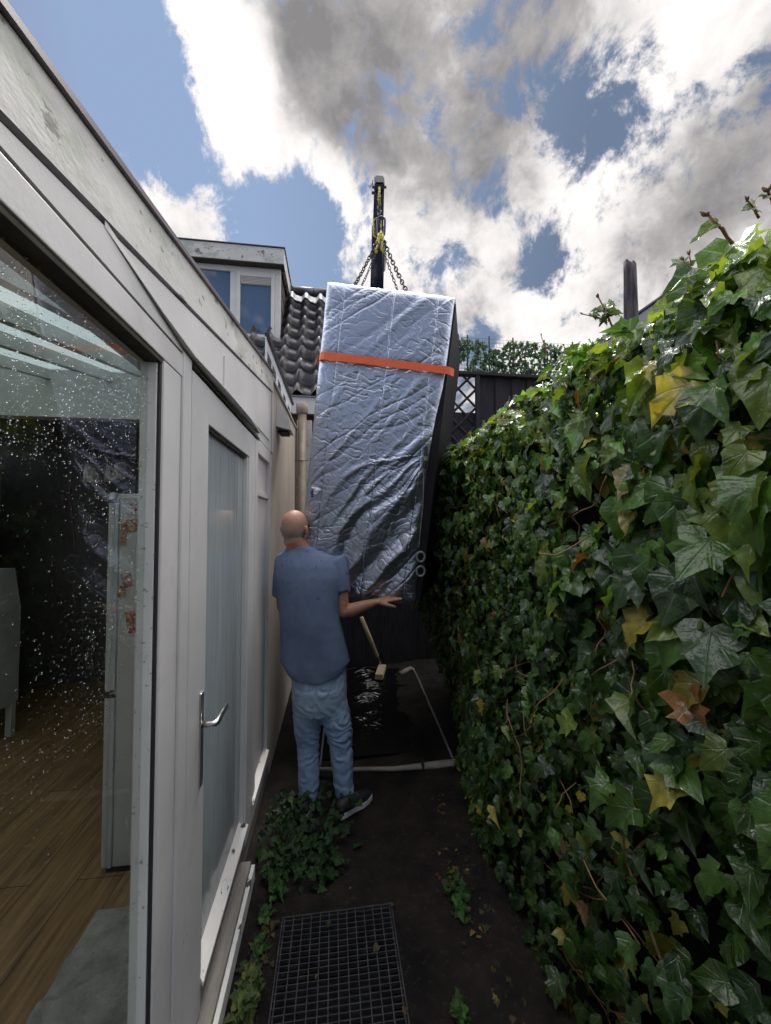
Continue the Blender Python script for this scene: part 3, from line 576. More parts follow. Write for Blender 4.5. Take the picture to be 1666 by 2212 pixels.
# the fixed panel right of the door
pan = empty('side_panel', (X0, 2.2, .1)); pan.parent = ext; pan.location = Vector((X0, 2.2, .1))-ext.location
MB().box((X0-.06, 2.19, .10), (X0, 2.262, 2.172), .004).box((X0-.06, 2.655, .10), (X0, 2.745, 2.19), .004).box((X0-.059, 2.2625, 2.108), (X0-.001, 2.6545, 2.189), .003).box((X0-.059, 2.2625, .10), (X0-.001, 2.6545, .21), .003).build('panel_frame', M['paint'], pan)
MB().box((X0-.045, 2.2625, 1.865), (X0-.008, 2.6545, 1.895), .003).build('middle_rail', M['paint'], pan)
MB().box((X0-.040, 2.2625, .211), (X0-.022, 2.6545, 2.107)).build('panel_board', M['paint'], pan)
MB().hexa([(X0-.021, 2.264, .211), (X0+.012, 2.15, .205), (X0+.012, 2.66, .205), (X0-.021, 2.653, .211), (X0-.021, 2.264, .238), (X0+.012, 2.15, .214), (X0+.012, 2.66, .214), (X0-.021, 2.653, .238)]).build('weather_bar', M['flaky'], pan)
box('plinth', (X0-.10, 1.953, -.05), (X0-.008, 2.745, .098), M['bare'], ext, 0)
# roof panels, rafters and room
def zroof(y): return zf(y)+.06
mb = MB(); mb.hexa([(-3.6, YA, zroof(YA)), (X0-.031, YA, zroof(YA)), (X0-.031, 2.6, zroof(2.6)), (-3.6, 2.6, zroof(2.6)), (-3.6, YA, zroof(YA)+.012), (X0-.031, YA, zroof(YA)+.012), (X0-.031, 2.6, zroof(2.6)+.012), (-3.6, 2.6, zroof(2.6)+.012)]); mb.build('roof_panel', M['panel'], ext)
for x in (-.60, -.86, -1.12, -1.40, -1.75, -2.15, -2.6, -3.1):
    MB().hexa([(x-.02, YA, zroof(YA)-.06), (x+.02, YA, zroof(YA)-.06), (x+.02, 2.6, zroof(2.6)-.06), (x-.02, 2.6, zroof(2.6)-.06), (x-.02, YA, zroof(YA)-.001), (x+.02, YA, zroof(YA)-.001), (x+.02, 2.6, zroof(2.6)-.001), (x-.02, 2.6, zroof(2.6)-.001)]).build('rafter', M['white_in'], ext)
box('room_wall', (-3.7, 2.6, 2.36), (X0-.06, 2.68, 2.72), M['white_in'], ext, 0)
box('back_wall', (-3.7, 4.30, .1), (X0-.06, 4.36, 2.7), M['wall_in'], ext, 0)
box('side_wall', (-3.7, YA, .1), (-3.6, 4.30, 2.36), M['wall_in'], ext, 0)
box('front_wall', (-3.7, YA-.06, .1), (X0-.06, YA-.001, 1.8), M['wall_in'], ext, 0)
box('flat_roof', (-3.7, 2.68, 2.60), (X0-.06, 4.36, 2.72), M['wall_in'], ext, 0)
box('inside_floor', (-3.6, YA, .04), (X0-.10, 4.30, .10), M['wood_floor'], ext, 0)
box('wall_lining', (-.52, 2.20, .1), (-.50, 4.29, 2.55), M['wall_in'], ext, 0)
# ---- things in the room
fr = empty('refrigerator', (-.76, 2.2, .1), label='tall grey fridge freezer behind the wet window with notes on its side', cat='fridge')
MB().box((-1.018, 1.965, .12), (-.54, 2.50, 1.845), .02).build('body', M['fridge'], fr)
MB().box((-1.052, 1.960, .92), (-1.022, 2.50, 1.850), .015).build('fridge_door', M['fridge'], fr)
MB().box((-1.052, 1.960, .125), (-1.022, 2.50, .900), .015).build('freezer_door', M['fridge'], fr)
MB().box((-1.021, 1.956, .93), (-1.004, 1.964, 1.80), .003).build('door_seal', M['fridge_trim'], fr); MB().box((-1.021, 1.956, .13), (-1.004, 1.964, .895), .003).build('door_seal', M['fridge_trim'], fr)
MB().box((-1.05, 1.953, 1.80), (-.998, 1.959, 1.815), .002).build('hinge', M['black'], fr); MB().box((-1.05, 1.953, .898), (-1.0, 1.959, .912), .002).build('hinge', M['black'], fr)
MB().box((-1.03, 1.97, .10), (-.56, 2.48, .12)).build('foot', M['black'], fr)
def note_mat(nm, a, b_, s): return mat(nm, a, .5, var=.1, vscale=5, spots=[(b_, .5, s, .02)])
nm1 = note_mat('red_note', (.30, .06, .035), (.45, .32, .16), 60); nm2 = note_mat('cream_note', (.45, .30, .16), (.35, .06, .04), 50); nm3 = note_mat('pale_note', (.50, .48, .46), (.35, .05, .07), 45)
for (u0, v0, u1, v1, rot, mt_, lb, ct) in ((262, 1128, 273, 1178, 2, nm2, 'small orange printed card, uppermost left on the grey fridge side', 'card'), (277, 1088, 306, 1113, 0, nm3, 'pale and red card at the top of the fridge side', 'card'),
                                  (273, 1122, 306, 1148, -6, nm1, 'dark red card overlapping the orange card on the fridge', 'card'), (265, 1238, 285, 1268, -14, nm1, 'tilted red card in the middle of the fridge side', 'card'),
                                  (255, 1266, 272, 1290, 4, nm2, 'small colourful card just below the tilted red card', 'card'), (274, 1320, 297, 1366, -12, nm2, 'orange and yellow card low on the fridge side by the window post', 'card')):
    a = ony(u0, v0, 1.963); b = ony(u1, v1, 1.963); o = MB().box((a.x, 1.9605, b.z), (b.x, 1.9635, a.z), 0, rot=Matrix.Rotation(math.radians(rot), 3, 'Y')).build('fridge_card', mt_)
    tag(o, lb, ct, 'cards on the fridge')
rg = MB(); xs = np.linspace(-.965, -.545, 40); ys = np.linspace(.5, 1.79, 110); X, Y = np.meshgrid(xs, ys, indexing='ij')
rid = np.zeros_like(X)
for yc, a in ((1.68, .4), (1.50, .15), (1.33, -.3), (1.22, .2), (1.05, .1)): rid += .028*np.exp(-((Y-yc-a*(X+.75)+.03*np.sin(X*20+yc*9))/.022)**2)
Z = .108+rid+.006*fbm(X*30, Y*30, 0, 3, 2); Z[:, -1] = .101; Z[0] = .101; Z[-1] = .101; Z[:, 0] = .101
rg.bm.free(); tag(put('rug', grid_mesh(np.stack([X, Y, Z], -1)), M['rug'], None, True), 'rumpled grey rug on the wooden floor just inside the window', 'rug')
cb = empty('sideboard', (-2.55, 3.2, .1), label='pale cabinet with slanted top and thin legs at the left inside the room', cat='cabinet')
cx0, cx1, cy0, cy1 = -3.2, -2.40, 2.95, 3.35
MB().hexa([(cx0, cy0, 1.05), (cx1, cy0, 1.05), (cx1, cy1, 1.05), (cx0, cy1, 1.05), (cx0, cy0+.22, 1.36), (cx1-.05, cy0+.22, 1.36), (cx1-.05, cy1, 1.36), (cx0, cy1, 1.36)]).build('slanted_top', M['white_in'], cb)
MB().box((cx0, cy0+.01, .35), (cx1, cy1, 1.049), .005).build('body', M['white_in'], cb)
MB().box((cx0+.06, cy0, .42), (cx1-.08, cy0+.009, 1.0)).build('glass_front', M['wall_in'], cb)
for x, y in ((cx0+.03, cy0+.04), (cx1-.03, cy0+.04), (cx0+.03, cy1-.03), (cx1-.03, cy1-.03)): MB().box((x-.02, y-.02, .1), (x+.02, y+.02, .349)).build('leg', M['white_in'], cb)
tag(MB().box((-3.5, 3.6, .1), (-2.80, 3.66, 2.15), .005).box((-3.43, 3.585, .3), (-2.87, 3.599, 2.08)).build('louvred_screen', M['lamp']), 'pale louvred screen standing behind the slanted cabinet', 'screen')
for i, (px, py, d, s) in enumerate(((200, 1022, 3.1, 1.0), (243, 1024, 3.5, .95), (262, 1018, 3.1, .9))):
    c = at(px, py, d); t = empty('pendant_lamp', c, label=('rounded white pendant shade hanging alone left of the other two', 'dimmer middle pendant shade half hidden behind its neighbour', 'right hand pendant shade close above the fridge')[i], cat='lamp', group='pendant lamps in the room')
    MB().tube([c+Vector((0, 0, -.075*s)), c+Vector((0, 0, -.07*s)), c+Vector((0, 0, .06*s)), c+Vector((0, 0, .075*s))], [.05*s, .062*s, .052*s, .03*s], 20).build('shade', M['white_wall'], t, True)
    MB().tube([c+Vector((0, 0, .075*s)), (c.x, c.y, 2.58)], .003, 6).build('cord', M['black'], t)
# ================================================================== SIDE WALL BEYOND THE CONSERVATORY
wl = empty('garden_wall', (X0-.1, 3.8, 0), label='stained beige rendered wall running on from the conservatory to the downpipe', cat='wall')
MB().hexa([(X0-.06, 2.757, 0), (X0-.004, 2.757, 0), (X0-.004, 4.45, 0), (X0-.06, 4.45, 0), (X0-.06, 2.757, 2.70), (X0-.004, 2.757, 2.70), (X0-.004, 4.45, 2.77), (X0-.06, 4.45, 2.77)]).build('render', M['beige'], wl)
MB().hexa([(X0-.07, 2.757, 2.702), (X0+.012, 2.757, 2.702), (X0+.012, 4.46, 2.772), (X0-.07, 4.46, 2.772), (X0-.07, 2.757, 2.715), (X0+.012, 2.757, 2.715), (X0+.012, 4.46, 2.785), (X0-.07, 4.46, 2.785)]).build('coping', M['old_paint'], wl)
rl = empty('perforated_rail', (X0-.06, 3.8, 2.75), label='white perforated metal strip with a black top rail above the beige wall', cat='trim')
MB().hexa([(X0-.056, 2.76, 2.717), (X0-.050, 2.76, 2.717), (X0-.050, 4.44, 2.787), (X0-.056, 4.44, 2.787), (X0-.056, 2.76, 3.02), (X0-.050, 2.76, 3.02), (X0-.050, 4.44, 3.05), (X0-.056, 4.44, 3.05)]).build('strip', M['tape'], rl)
MB().hexa([(X0-.06, 2.76, 3.022), (X0-.03, 2.76, 3.022), (X0-.03, 4.45, 3.052), (X0-.06, 4.45, 3.052), (X0-.06, 2.76, 3.05), (X0-.03, 2.76, 3.05), (X0-.03, 4.45, 3.08), (X0-.06, 4.45, 3.08)]).build('top_rail', M['black'], rl)
for y0 in (2.82, 3.05, 3.35, 3.7, 4.05, 4.3):
    mb = MB()
    for i in range(4):
        for j in range(2): mb.box((X0-.0505, y0+i*.045, 2.80+j*.09), (X0-.048, y0+i*.045+.028, 2.80+j*.09+.05), .001)
    mb.box((X0-.0505, y0-.01, 2.87), (X0-.0475, y0+.17, 2.885))
    mb.build('hole_row', M['black'], rl)
lp = empty('wall_lamp', (X0, 3.05, 2.5), label='grey wedge shaped outdoor lamp on the beige wall', cat='lamp')
MB().prism([(X0-.003, 2.93, 2.43), (X0+.10, 3.0, 2.42), (X0+.085, 3.01, 2.50), (X0-.003, 2.98, 2.66)], (0, .20, .0)).build('shade', M['lamp'], lp)
MB().box((X0+.002, 3.02, 2.405), (X0+.075, 3.17, 2.418), .002).build('lens', M['dark_gap'], lp)
dp = empty('downpipe', (-.365, 4.38, 0), label='aged plastic downpipe at the end of the beige wall', cat='pipe')
MB().tube([(-.362, 4.38, 0), (-.362, 4.38, 2.93)], .048, 20).build('pipe', M['pvc'], dp, True)
MB().tube([(-.362, 4.38, 2.931), (-.362, 4.38, 2.95), (-.362, 4.38, 3.05), (-.362, 4.38, 3.055)], [.052, .066, .066, .055], 20).build('rainwater_head', M['pvc'], dp, True)
MB().tube([(-.43, 4.33, 2.4), (-.362, 4.325, 2.4), (-.29, 4.33, 2.402)], .005, 6).build('bracket', M['black'], dp)
box_ = MB().box((-.43, 4.50, 0), (-.26, 4.53, 2.9), .004).build('corner_board', M['old_paint']); tag(box_, 'narrow pale corner board standing behind the downpipe', 'board')
# ================================================================== THE HOUSE BEHIND
ho = empty('brick_house', (-1.5, 6, 0), label='brick house with dark pantile roof and white dormer behind the garden', cat='house')
HX0, HX1 = -5.5, .62
EY, EZ, RY, RZ = 4.58, 3.20, 6.02, 5.27
box('wall', (HX0, 4.72, 0), (HX1, 8.2, 3.15), M['brick'], ho, 0)
MB().prism([(HX0+.05, 4.75, 3.15), (HX0+.05, 6.0, 5.15), (HX0+.05, 8.1, 3.15)], (HX1-HX0-.1, 0, 0)).build('gable', M['brick'], ho)
# pantiles: wave across, stepped courses
sl = Vector((0, RY-EY, RZ-EZ)); SL = sl.length; sl.normalize(); nn = Vector((0, -sl.z, sl.y))
tw = .215; nx = int((HX1-HX0)/tw*12); co = []; courses = int(SL/.27)
us = np.linspace(HX0-.02, HX1, nx)
def wave(u):
    t = (u/tw) % 1.0
    return .036*np.cos(2*np.pi*t)+.012*np.cos(4*np.pi*t+.6)
rows = []
for c in range(courses+1):
    for s_, h in ((c*.27-.035 if c else 0, .002 if c else .05), (c*.27-.033 if c else .001, .052), (c*.27+.233, .004)):
        s_ = min(s_, SL); jit = vnoise(np.floor(us/tw), np.full_like(us, c), 0, 4)*.006
        rows.append(np.array([[u, EY+sl.y*s_+nn.y*w, EZ+sl.z*s_+nn.z*w] for u, w in zip(us, wave(us)+h+jit)]))
put('roof_tiles', grid_mesh(np.array(rows)), M['tile'], ho, False)
# lower lips of the courses, for thickness
mb = MB()
for k in range(int((HX1-HX0)/.43)+1): mb.tube([(HX0+k*.43, RY, RZ+.05), (min(HX0+k*.43+.44, HX1), RY, RZ+.05)], .075, 10)
mb.build('ridge_tiles', M['tile'], ho, True)
box('soffit', (HX0, 4.60, 3.02), (HX1, 4.71, 3.149), M['paint'], ho, 0)
box('eaves_fascia', (HX0, 4.552, 2.99), (HX1-.02, 4.598, 3.185), M['paint'], ho)
box('eaves_lip', (HX0, 4.535, 3.186), (HX1-.02, 4.60, 3.20), M['zinc'], ho)
ys = np.linspace(0, .16, 5); X, S = np.meshgrid(np.linspace(-.74, HX1, 90), ys+SL-.30, indexing='ij')
w_ = .065+wave(X)*.9+.012*fbm(X*9, S*9, 0, 3, 8)+.006
put('lead_flashing', grid_mesh(np.stack([X, EY+sl.y*S+nn.y*w_, EZ+sl.z*S+nn.z*w_], -1)), M['lead'], ho, True)
# dormer
do = empty('dormer', (-2, 5.28, 4.1)); do.parent = ho; do.location = Vector((-2, 5.28, 4.1))-ho.location
DX0, DX1, DY = -4.2, -.735, 5.28
box('cheek', (DX0, DY+.06, 3.9), (DX1-.012, 6.6, 5.14), M['cladding'], do, 0)
for k in range(9): box('cheek_slat', (DX1-.012, DY+.07, 4.08+k*.118), (DX1-.004+.006*(k % 2), 6.5, 4.19+k*.118), M['cladding'], do, .002)
MB().box((DX0-.1, DY-.10, 5.175), (DX1+.055, DY+.0, 5.385), .004).box((DX1+.01, DY+.001, 5.175), (DX1+.055, 6.45, 5.385), .004).build('dormer_fascia', M['old_paint'], do)
box('dormer_roof', (DX0-.1, DY+.001, 5.30), (DX1+.009, 6.45, 5.392), M['alu'], do, 0)
box('dormer_trim', (DX0-.11, DY-.11, 5.393), (DX1+.07, 6.45, 5.403), M['alu'], do, 0)
box('soffit', (DX0, DY-.09, 5.162), (DX1+.05, DY+.06, 5.174), M['dark_under'], do, 0)
# window band: z 4.12 .. 5.16
MB().box((DX0, DY, 4.13), (DX1, DY+.05, 4.20), .003).box((DX0, DY, 5.09), (DX1, DY+.05, 5.161), .003).box((DX1-.075, DY+.001, 4.201), (DX1-.001, DY+.05, 5.089), .003).box((-1.39, DY+.001, 4.201), (-1.31, DY+.05, 5.089), .003).box((-2.30, DY+.001, 4.201), (-2.22, DY+.05, 5.089), .003).build('window_frame', M['white_wall'], do)
for (a, b) in ((-2.219, -1.391), (-3.2, -2.301)):
    w1 = box('window', (a, DY+.03, 4.202), (b, DY+.045, 5.088), M['blind'], do, 0)
    MB().box((a+.002, DY+.022, 4.203), (b-.002, DY+.026, 5.087)).build('pane', M['glass'], w1)
w2 = MB().box((-1.309, DY-.012, 4.202), (-1.262, DY+.04, 5.088), .003).box((-.858, DY-.012, 4.202), (-.812, DY+.04, 5.088), .003).box((-1.261, DY-.011, 4.202), (-.859, DY+.04, 4.245), .003).box((-1.261, DY-.011, 5.03), (-.859, DY+.04, 5.088), .003).build('window', M['white_wall'], do)
MB().box((-1.261, DY+.025, 4.246), (-.859, DY+.035, 4.93)).build('blind', M['blind'], w2)
MB().box((-1.261, DY+.014, 4.246), (-.859, DY+.018, 4.90)).build('pane', M['glass'], w2)
mb = MB()
for k in range(5): mb.box((-1.258, DY-.004, 4.935+k*.0195), (-.862, DY+.024, 4.944+k*.0195), .001, rot=Matrix.Rotation(math.radians(-20), 3, 'X'))
mb.build('vent_grille', M['white_wall'], w2)
box('sill', (DX0, DY-.06, 4.10), (DX1+.01, DY+.04, 4.129), M['paint'], do)
box('apron', (DX0, DY-.03, 3.90), (DX1-.05, DY+.03, 4.099), M['apron'], do)
box('lower_apron', (DX0, 5.10, 3.72), (-.72, DY-.03, 3.98), M['apron'], do)
# ================================================================== BACK FENCE
FY = 4.60
fe = empty('wooden_fence', (1.4, FY, 0), label='tall black stained board fence with diamond trellis at the end of the alley', cat='fence')
mb = MB(); x = -.2
while x < 1.46:
    w = .105+.02*random.random(); mb.box((x, FY+.055+.006*(int(x*50) % 2), 0), (x+w+.004, FY+.075, 3.0+.02*random.random()), .003); x += w
mb.build('lower_boards', M['fence'], fe)
mb = MB(); x = 1.80; i = 0
while x < 3.6:
    w = .10+.03*random.random(); dy = .012*(i % 2); 
    mb.box((x, FY+.03+dy, 0), (x+w+.004-(.016 if i in (4, 7) else 0), FY+.048+dy, 3.565), .003); x += w; i += 1
mb.build('boards', M['fence'], fe)
for x in (1.755, 2.9): MB().box((x, FY-.02, 0), (x+.05, FY+.029, 3.57), .004).build('fence_post', M['fence'], fe)
MB().box((.3, FY-.03, 3.571), (3.6, FY+.08, 3.61), .004).box((1.806, FY, 2.76), (2.899, FY+.029, 2.82), .003).build('rail', M['fence'], fe)
mb = MB(); 
for s_ in (1, -1):
    for k in range(-8, 9):
        cx = 1.42+k*.23; cz = 3.05; dx = .53; a = (cx-dx*s_, cz-dx); b = (cx+dx*s_, cz+dx)
        # clip to the trellis field x 0.95..1.755, z 2.5..3.57
        t0, t1 = 0.0, 1.0
        for p0, d_, lo, hi in ((a[0], b[0]-a[0], .95, 1.754), (a[1], b[1]-a[1], 2.5, 3.57)):
            q0, q1 = (lo-p0)/d_, (hi-p0)/d_
            if q0 > q1: q0, q1 = q1, q0
            t0, t1 = max(t0, q0), min(t1, q1)
        if t1-t0 < .05: continue
        A = Vector((a[0]+(b[0]-a[0])*t0, FY+(.0 if s_ > 0 else .012), a[1]+(b[1]-a[1])*t0)); B = Vector((a[0]+(b[0]-a[0])*t1, A.y, a[1]+(b[1]-a[1])*t1))
        mb.tube([A, B], [(.0055, .016)]*2, 4, up=Vector((B-A)).cross(Vector((0, 1, 0))))
mb.build('trellis', M['fence'], fe)
MB().box((.95, FY+.02, 2.5), (1.40, FY+.05, 3.57)).box((1.401, FY+.02, 2.5), (1.754, FY+.05, 3.10)).build('trellis_backing', M['fence'], fe)
mb = MB(); x = 1.40
while x < 1.755: mb.box((x, FY+.060, 3.08), (x+.0022, FY+.062, 3.57)); x += .014
z = 3.08
while z < 3.57: mb.box((1.40, FY+.0625, z), (1.754, FY+.0645, z+.0022)); z += .014
mb.build('mesh_net', M['net'], fe)
mb = MB()
mb.box((1.3, FY+.1, 3.0), (1.9, FY+.35, 3.5)).bm.free()
# artificial ivy screen on top
scn = empty('ivy_screen', (2.2, FY+.05, 3.61), label='artificial ivy leaf screen on wire netting along the top of the black fence', cat='screen')
n = 2600; x = RS.uniform(.6, 3.6, n); z = RS.uniform(3.63, 4.06, n)+.012*np.sin(x*6); k = fbm(x*5, z*7, 0, 3, 21) > -.10; x, z = x[k], z[k]; n = len(x)
pos = np.c_[x, FY+.05+RS.uniform(-.04, .04, n), z]; col = np.array([.02, .065, .035])*(.6+.9*RS.rand(n, 1))*np.array([1, 1, 1.1]); col[RS.rand(n) < .12] = (.10, .17, .04)
leaves('foliage', pos, np.c_[RS.randn(n)*.5, -np.ones(n), RS.randn(n)*.5+.2], np.c_[RS.randn(n)*.6, RS.randn(n)*.2, -np.ones(n)], RS.uniform(.035, .06, n), RS.randint(0, 4, n), col, M['leaf'], scn)
mb = MB()
for k in range(64): x = .6+k*.047; mb.box((x, FY+.045, 3.611), (x+.0022, FY+.047, 4.075))
for k in range(10): mb.box((.6, FY+.0475, 3.62+k*.05), (3.6, FY+.0497, 3.6222+k*.05))
for x in (1.54, 1.66, 1.95, 2.27, 2.7, 3.1): mb.box((x, FY+.03, 3.611), (x+.014, FY+.044, 4.10))
mb.build('netting', M['screen_wire'], scn)
# ================================================================== NEIGHBOUR ON THE RIGHT
nb = empty('neighbour_building', (3.5, 3.2, 0), label='low white building with grey flat roof edge seen behind the ivy hedge on the right', cat='building')
box('wall', (2.56, 2.45, 0), (5.5, 3.95, 3.27), M['white_wall'], nb, 0)
MB().box((2.50, 2.38, 3.27), (5.6, 4.0, 3.44), .004).build('roof_edge', M['zinc'], nb)
MB().box((2.485, 2.365, 3.441), (5.62, 4.02, 3.46), .003).build('roof_trim', M['alu'], nb)
w3 = MB().box((2.54, 3.0, 2.45), (2.559, 3.05, 3.2)).box((2.54, 3.7, 2.45), (2.559, 3.75, 3.2)).box((2.54, 3.051, 3.15), (2.559, 3.699, 3.2)).box((2.54, 3.051, 2.45), (2.559, 3.699, 2.5)).build('window', M['paint'], nb)
MB().box((2.549, 3.051, 2.501), (2.5585, 3.699, 3.149)).build('pane', M['blind'], w3)
pst = MB(); c0 = at(1364, 700, 2.08); c0.z = 0; top = at(1364, 566, 2.08)
hs = [0, 1.5]+[1.5+(top.z-.012-1.5)*k/40 for k in range(1, 41)]+[top.z]
pst.tube([Vector((c0.x, c0.y, h)) for h in hs], [.042-.006*min(1, h/2.0)-.006*max(0, (h-2.7)/.4)*1.0 for h in hs[:-1]]+[.022], 28)
for v in pst.bm.verts:
    f = float(fbm(v.co.x*45, v.co.y*45, v.co.z*6, 4, 4))*.045+float(fbm(0, 0, v.co.z*3, 2, 9))*.02; v.co.x += f; v.co.y += f
    if v.co.z > top.z-.02: v.co.z -= (v.co.x-top.x)*.5
tag(pst.build('wooden_post', M['post'], None, True), 'weathered dark round wooden post rising above the ivy hedge', 'post')
# ================================================================== CRANE AND CHAINS
cr = empty('crane', at(812, 660, 6.6)*1.0, label='dark blue telescopic crane boom rising into the sky behind the wrapped hot tub', cat='crane')
cr.location.z = 0
def taper(name, a, b, wa, wb, m, parent=cr, ratio=1.15):
    a, b = Vector(a), Vector(b); t = (b-a).normalized(); u = Vector((1, 0, 0)); u = (u-t*u.dot(t)).normalized(); w = t.cross(u)
    P = []
    for c, h in ((a, wa/2), (b, wb/2)):
        for s1, s2 in ((-1, -1), (1, -1), (1, 1), (-1, 1)): P.append(c+u*(s1*h)+w*(s2*h*ratio))
    mb = MB().hexa(P); es = mb.bm.edges[:]; bmesh.ops.bevel(mb.bm, geom=es, offset=wa*.12, segments=2, affect='EDGES'); return mb.build(name, m, parent)
T = at(819, 402, 3.05)
taper('boom_tip', at(820, 386, 3.0), at(819.5, 402, 3.05), .078, .078, M['black'])
taper('boom_section', at(819.5, 402, 3.05), at(816, 520, 4.3), .080, .118, M['boom'])
taper('boom_section', at(816.5, 500, 4.2), at(814.5, 590, 5.6), .132, .172, M['boom'])
taper('boom_section', at(815.5, 578, 5.5), at(813.5, 660, 6.8), .185, .235, M['boom2'])
taper('mast', at(813.5, 665, 6.75), Vector((at(813.5, 665, 6.75).x, at(813.5, 665, 6.75).y, 0)), .26, .30, M['boom2'])
for p0, p1, w_ in ((at(804, 404, 3.03), at(835, 404, 3.03), .010), (at(803, 416, 3.06), at(812, 416, 3.06), .012), (at(801.5, 555, 5), at(807, 555, 5), .02)): MB().tube([p0, p1], w_, 8).build('pin', M['boom'], cr)
MB().tube([at(806, 388, 3.0), at(805, 395, 3.0), at(807, 403, 3.0)], .004, 6).tube([at(803, 402, 3.0), at(797, 405, 3.0), at(796, 402, 3.0), at(802, 400, 3.0), at(806, 394, 3.0)], .0022, 6).build('retaining_clip', M['chain'], cr)
MB().tube([at(829.5, 525, 4.0), at(830.5, 560, 4.6), at(829.5, 583, 5.2)], .022, 8).build('hydraulic_line', M['boom'], cr)
sg = empty('chain_sling', at(820, 540, 2.95), label='four leg lifting chain with yellow hooks hanging from the crane boom tip', cat='chain')
def chain(a, b, n, name='chain', L=None):
    a, b = Vector(a), Vector(b); t = (b-a).normalized(); step = (b-a).length/n; mb = MB(); u0 = RT-t*RT.dot(t); u0.normalize(); w0 = t.cross(u0)
    sag = Vector((0, 0, -.012))
    for i in range(n):
        f = (i+.5)/n; c = a.lerp(b, f)+sag*math.sin(math.pi*f); ang = (math.pi/2)*(i % 2)+.5+.25*math.sin(i*1.7); u = u0*math.cos(ang)+w0*math.sin(ang)
        h = step*.36; wd = step*.36; pts = []
        for k in range(12):
            q = 2*math.pi*k/12; pts.append(c+t*(h*math.sin(q)+(.22*step if math.sin(q) > .01 else -.22*step if math.sin(q) < -.01 else 0))+u*(wd*math.cos(q)))
        mb.loop(pts, step*.135, 6)
    return mb.build(name, M['chain'], sg, True)
A = at(820, 520, 2.95)
chain(at(813, 524, 2.93), at(763, 622, 2.72), 17); chain(at(814, 540, 2.97), at(779, 622, 3.02), 14)
chain(at(826, 530, 2.97), at(864, 640, 3.02), 16); chain(at(829, 520, 2.93), at(884, 640, 2.72), 17)
def oblong(c, h, w, r, m, name, tilt=0):
    c = Vector(c); pts = []
    for k in range(24):
        q = 2*math.pi*k/24; sy = math.sin(q); z = h*.55*(1 if sy > .01 else -1 if sy < -.01 else 0)+w*sy; x = w*math.cos(q)
        pts.append(c+RT*(x*math.cos(tilt)+z*math.sin(tilt))+Vector((0, 0, z*math.cos(tilt)-x*math.sin(tilt))))
    return MB().loop(pts, r, 8).build(name, m, sg, True)
oblong(at(823, 490, 2.93), .085, .030, .0085, M['boom'], 'master_link', .05); oblong(at(815, 492, 2.96), .085, .028, .006, M['yellow'], 'link')
chain(at(819, 440, 3.02), at(820, 474, 2.95), 5, 'chain')
for i, (x0, y0, x1, y1) in enumerate(((818, 505, 813, 548), (826, 505, 829, 545), (820, 512, 820, 540), (824, 500, 818, 528))):
    a = at(x0, y0, 2.9); b = at(x1, y1, 2.88); mid = a.lerp(b, .5)+RT*(.012*(-1)**i)
    MB().tube([a, a.lerp(mid, .5)+RT*.006, mid, b.lerp(mid, .3)-RT*.008, b], [.009, .014, .010, .014, .006], 8).build('shortening_hook', M['yellow'] if i != 2 else M['chain'], sg, True)
MB().tube([at(820, 404, 2.99), at(819, 430, 3.0), at(820, 446, 3.01)], [.008, .011, .008], 8).build('hook', M['yellow'], sg, True)
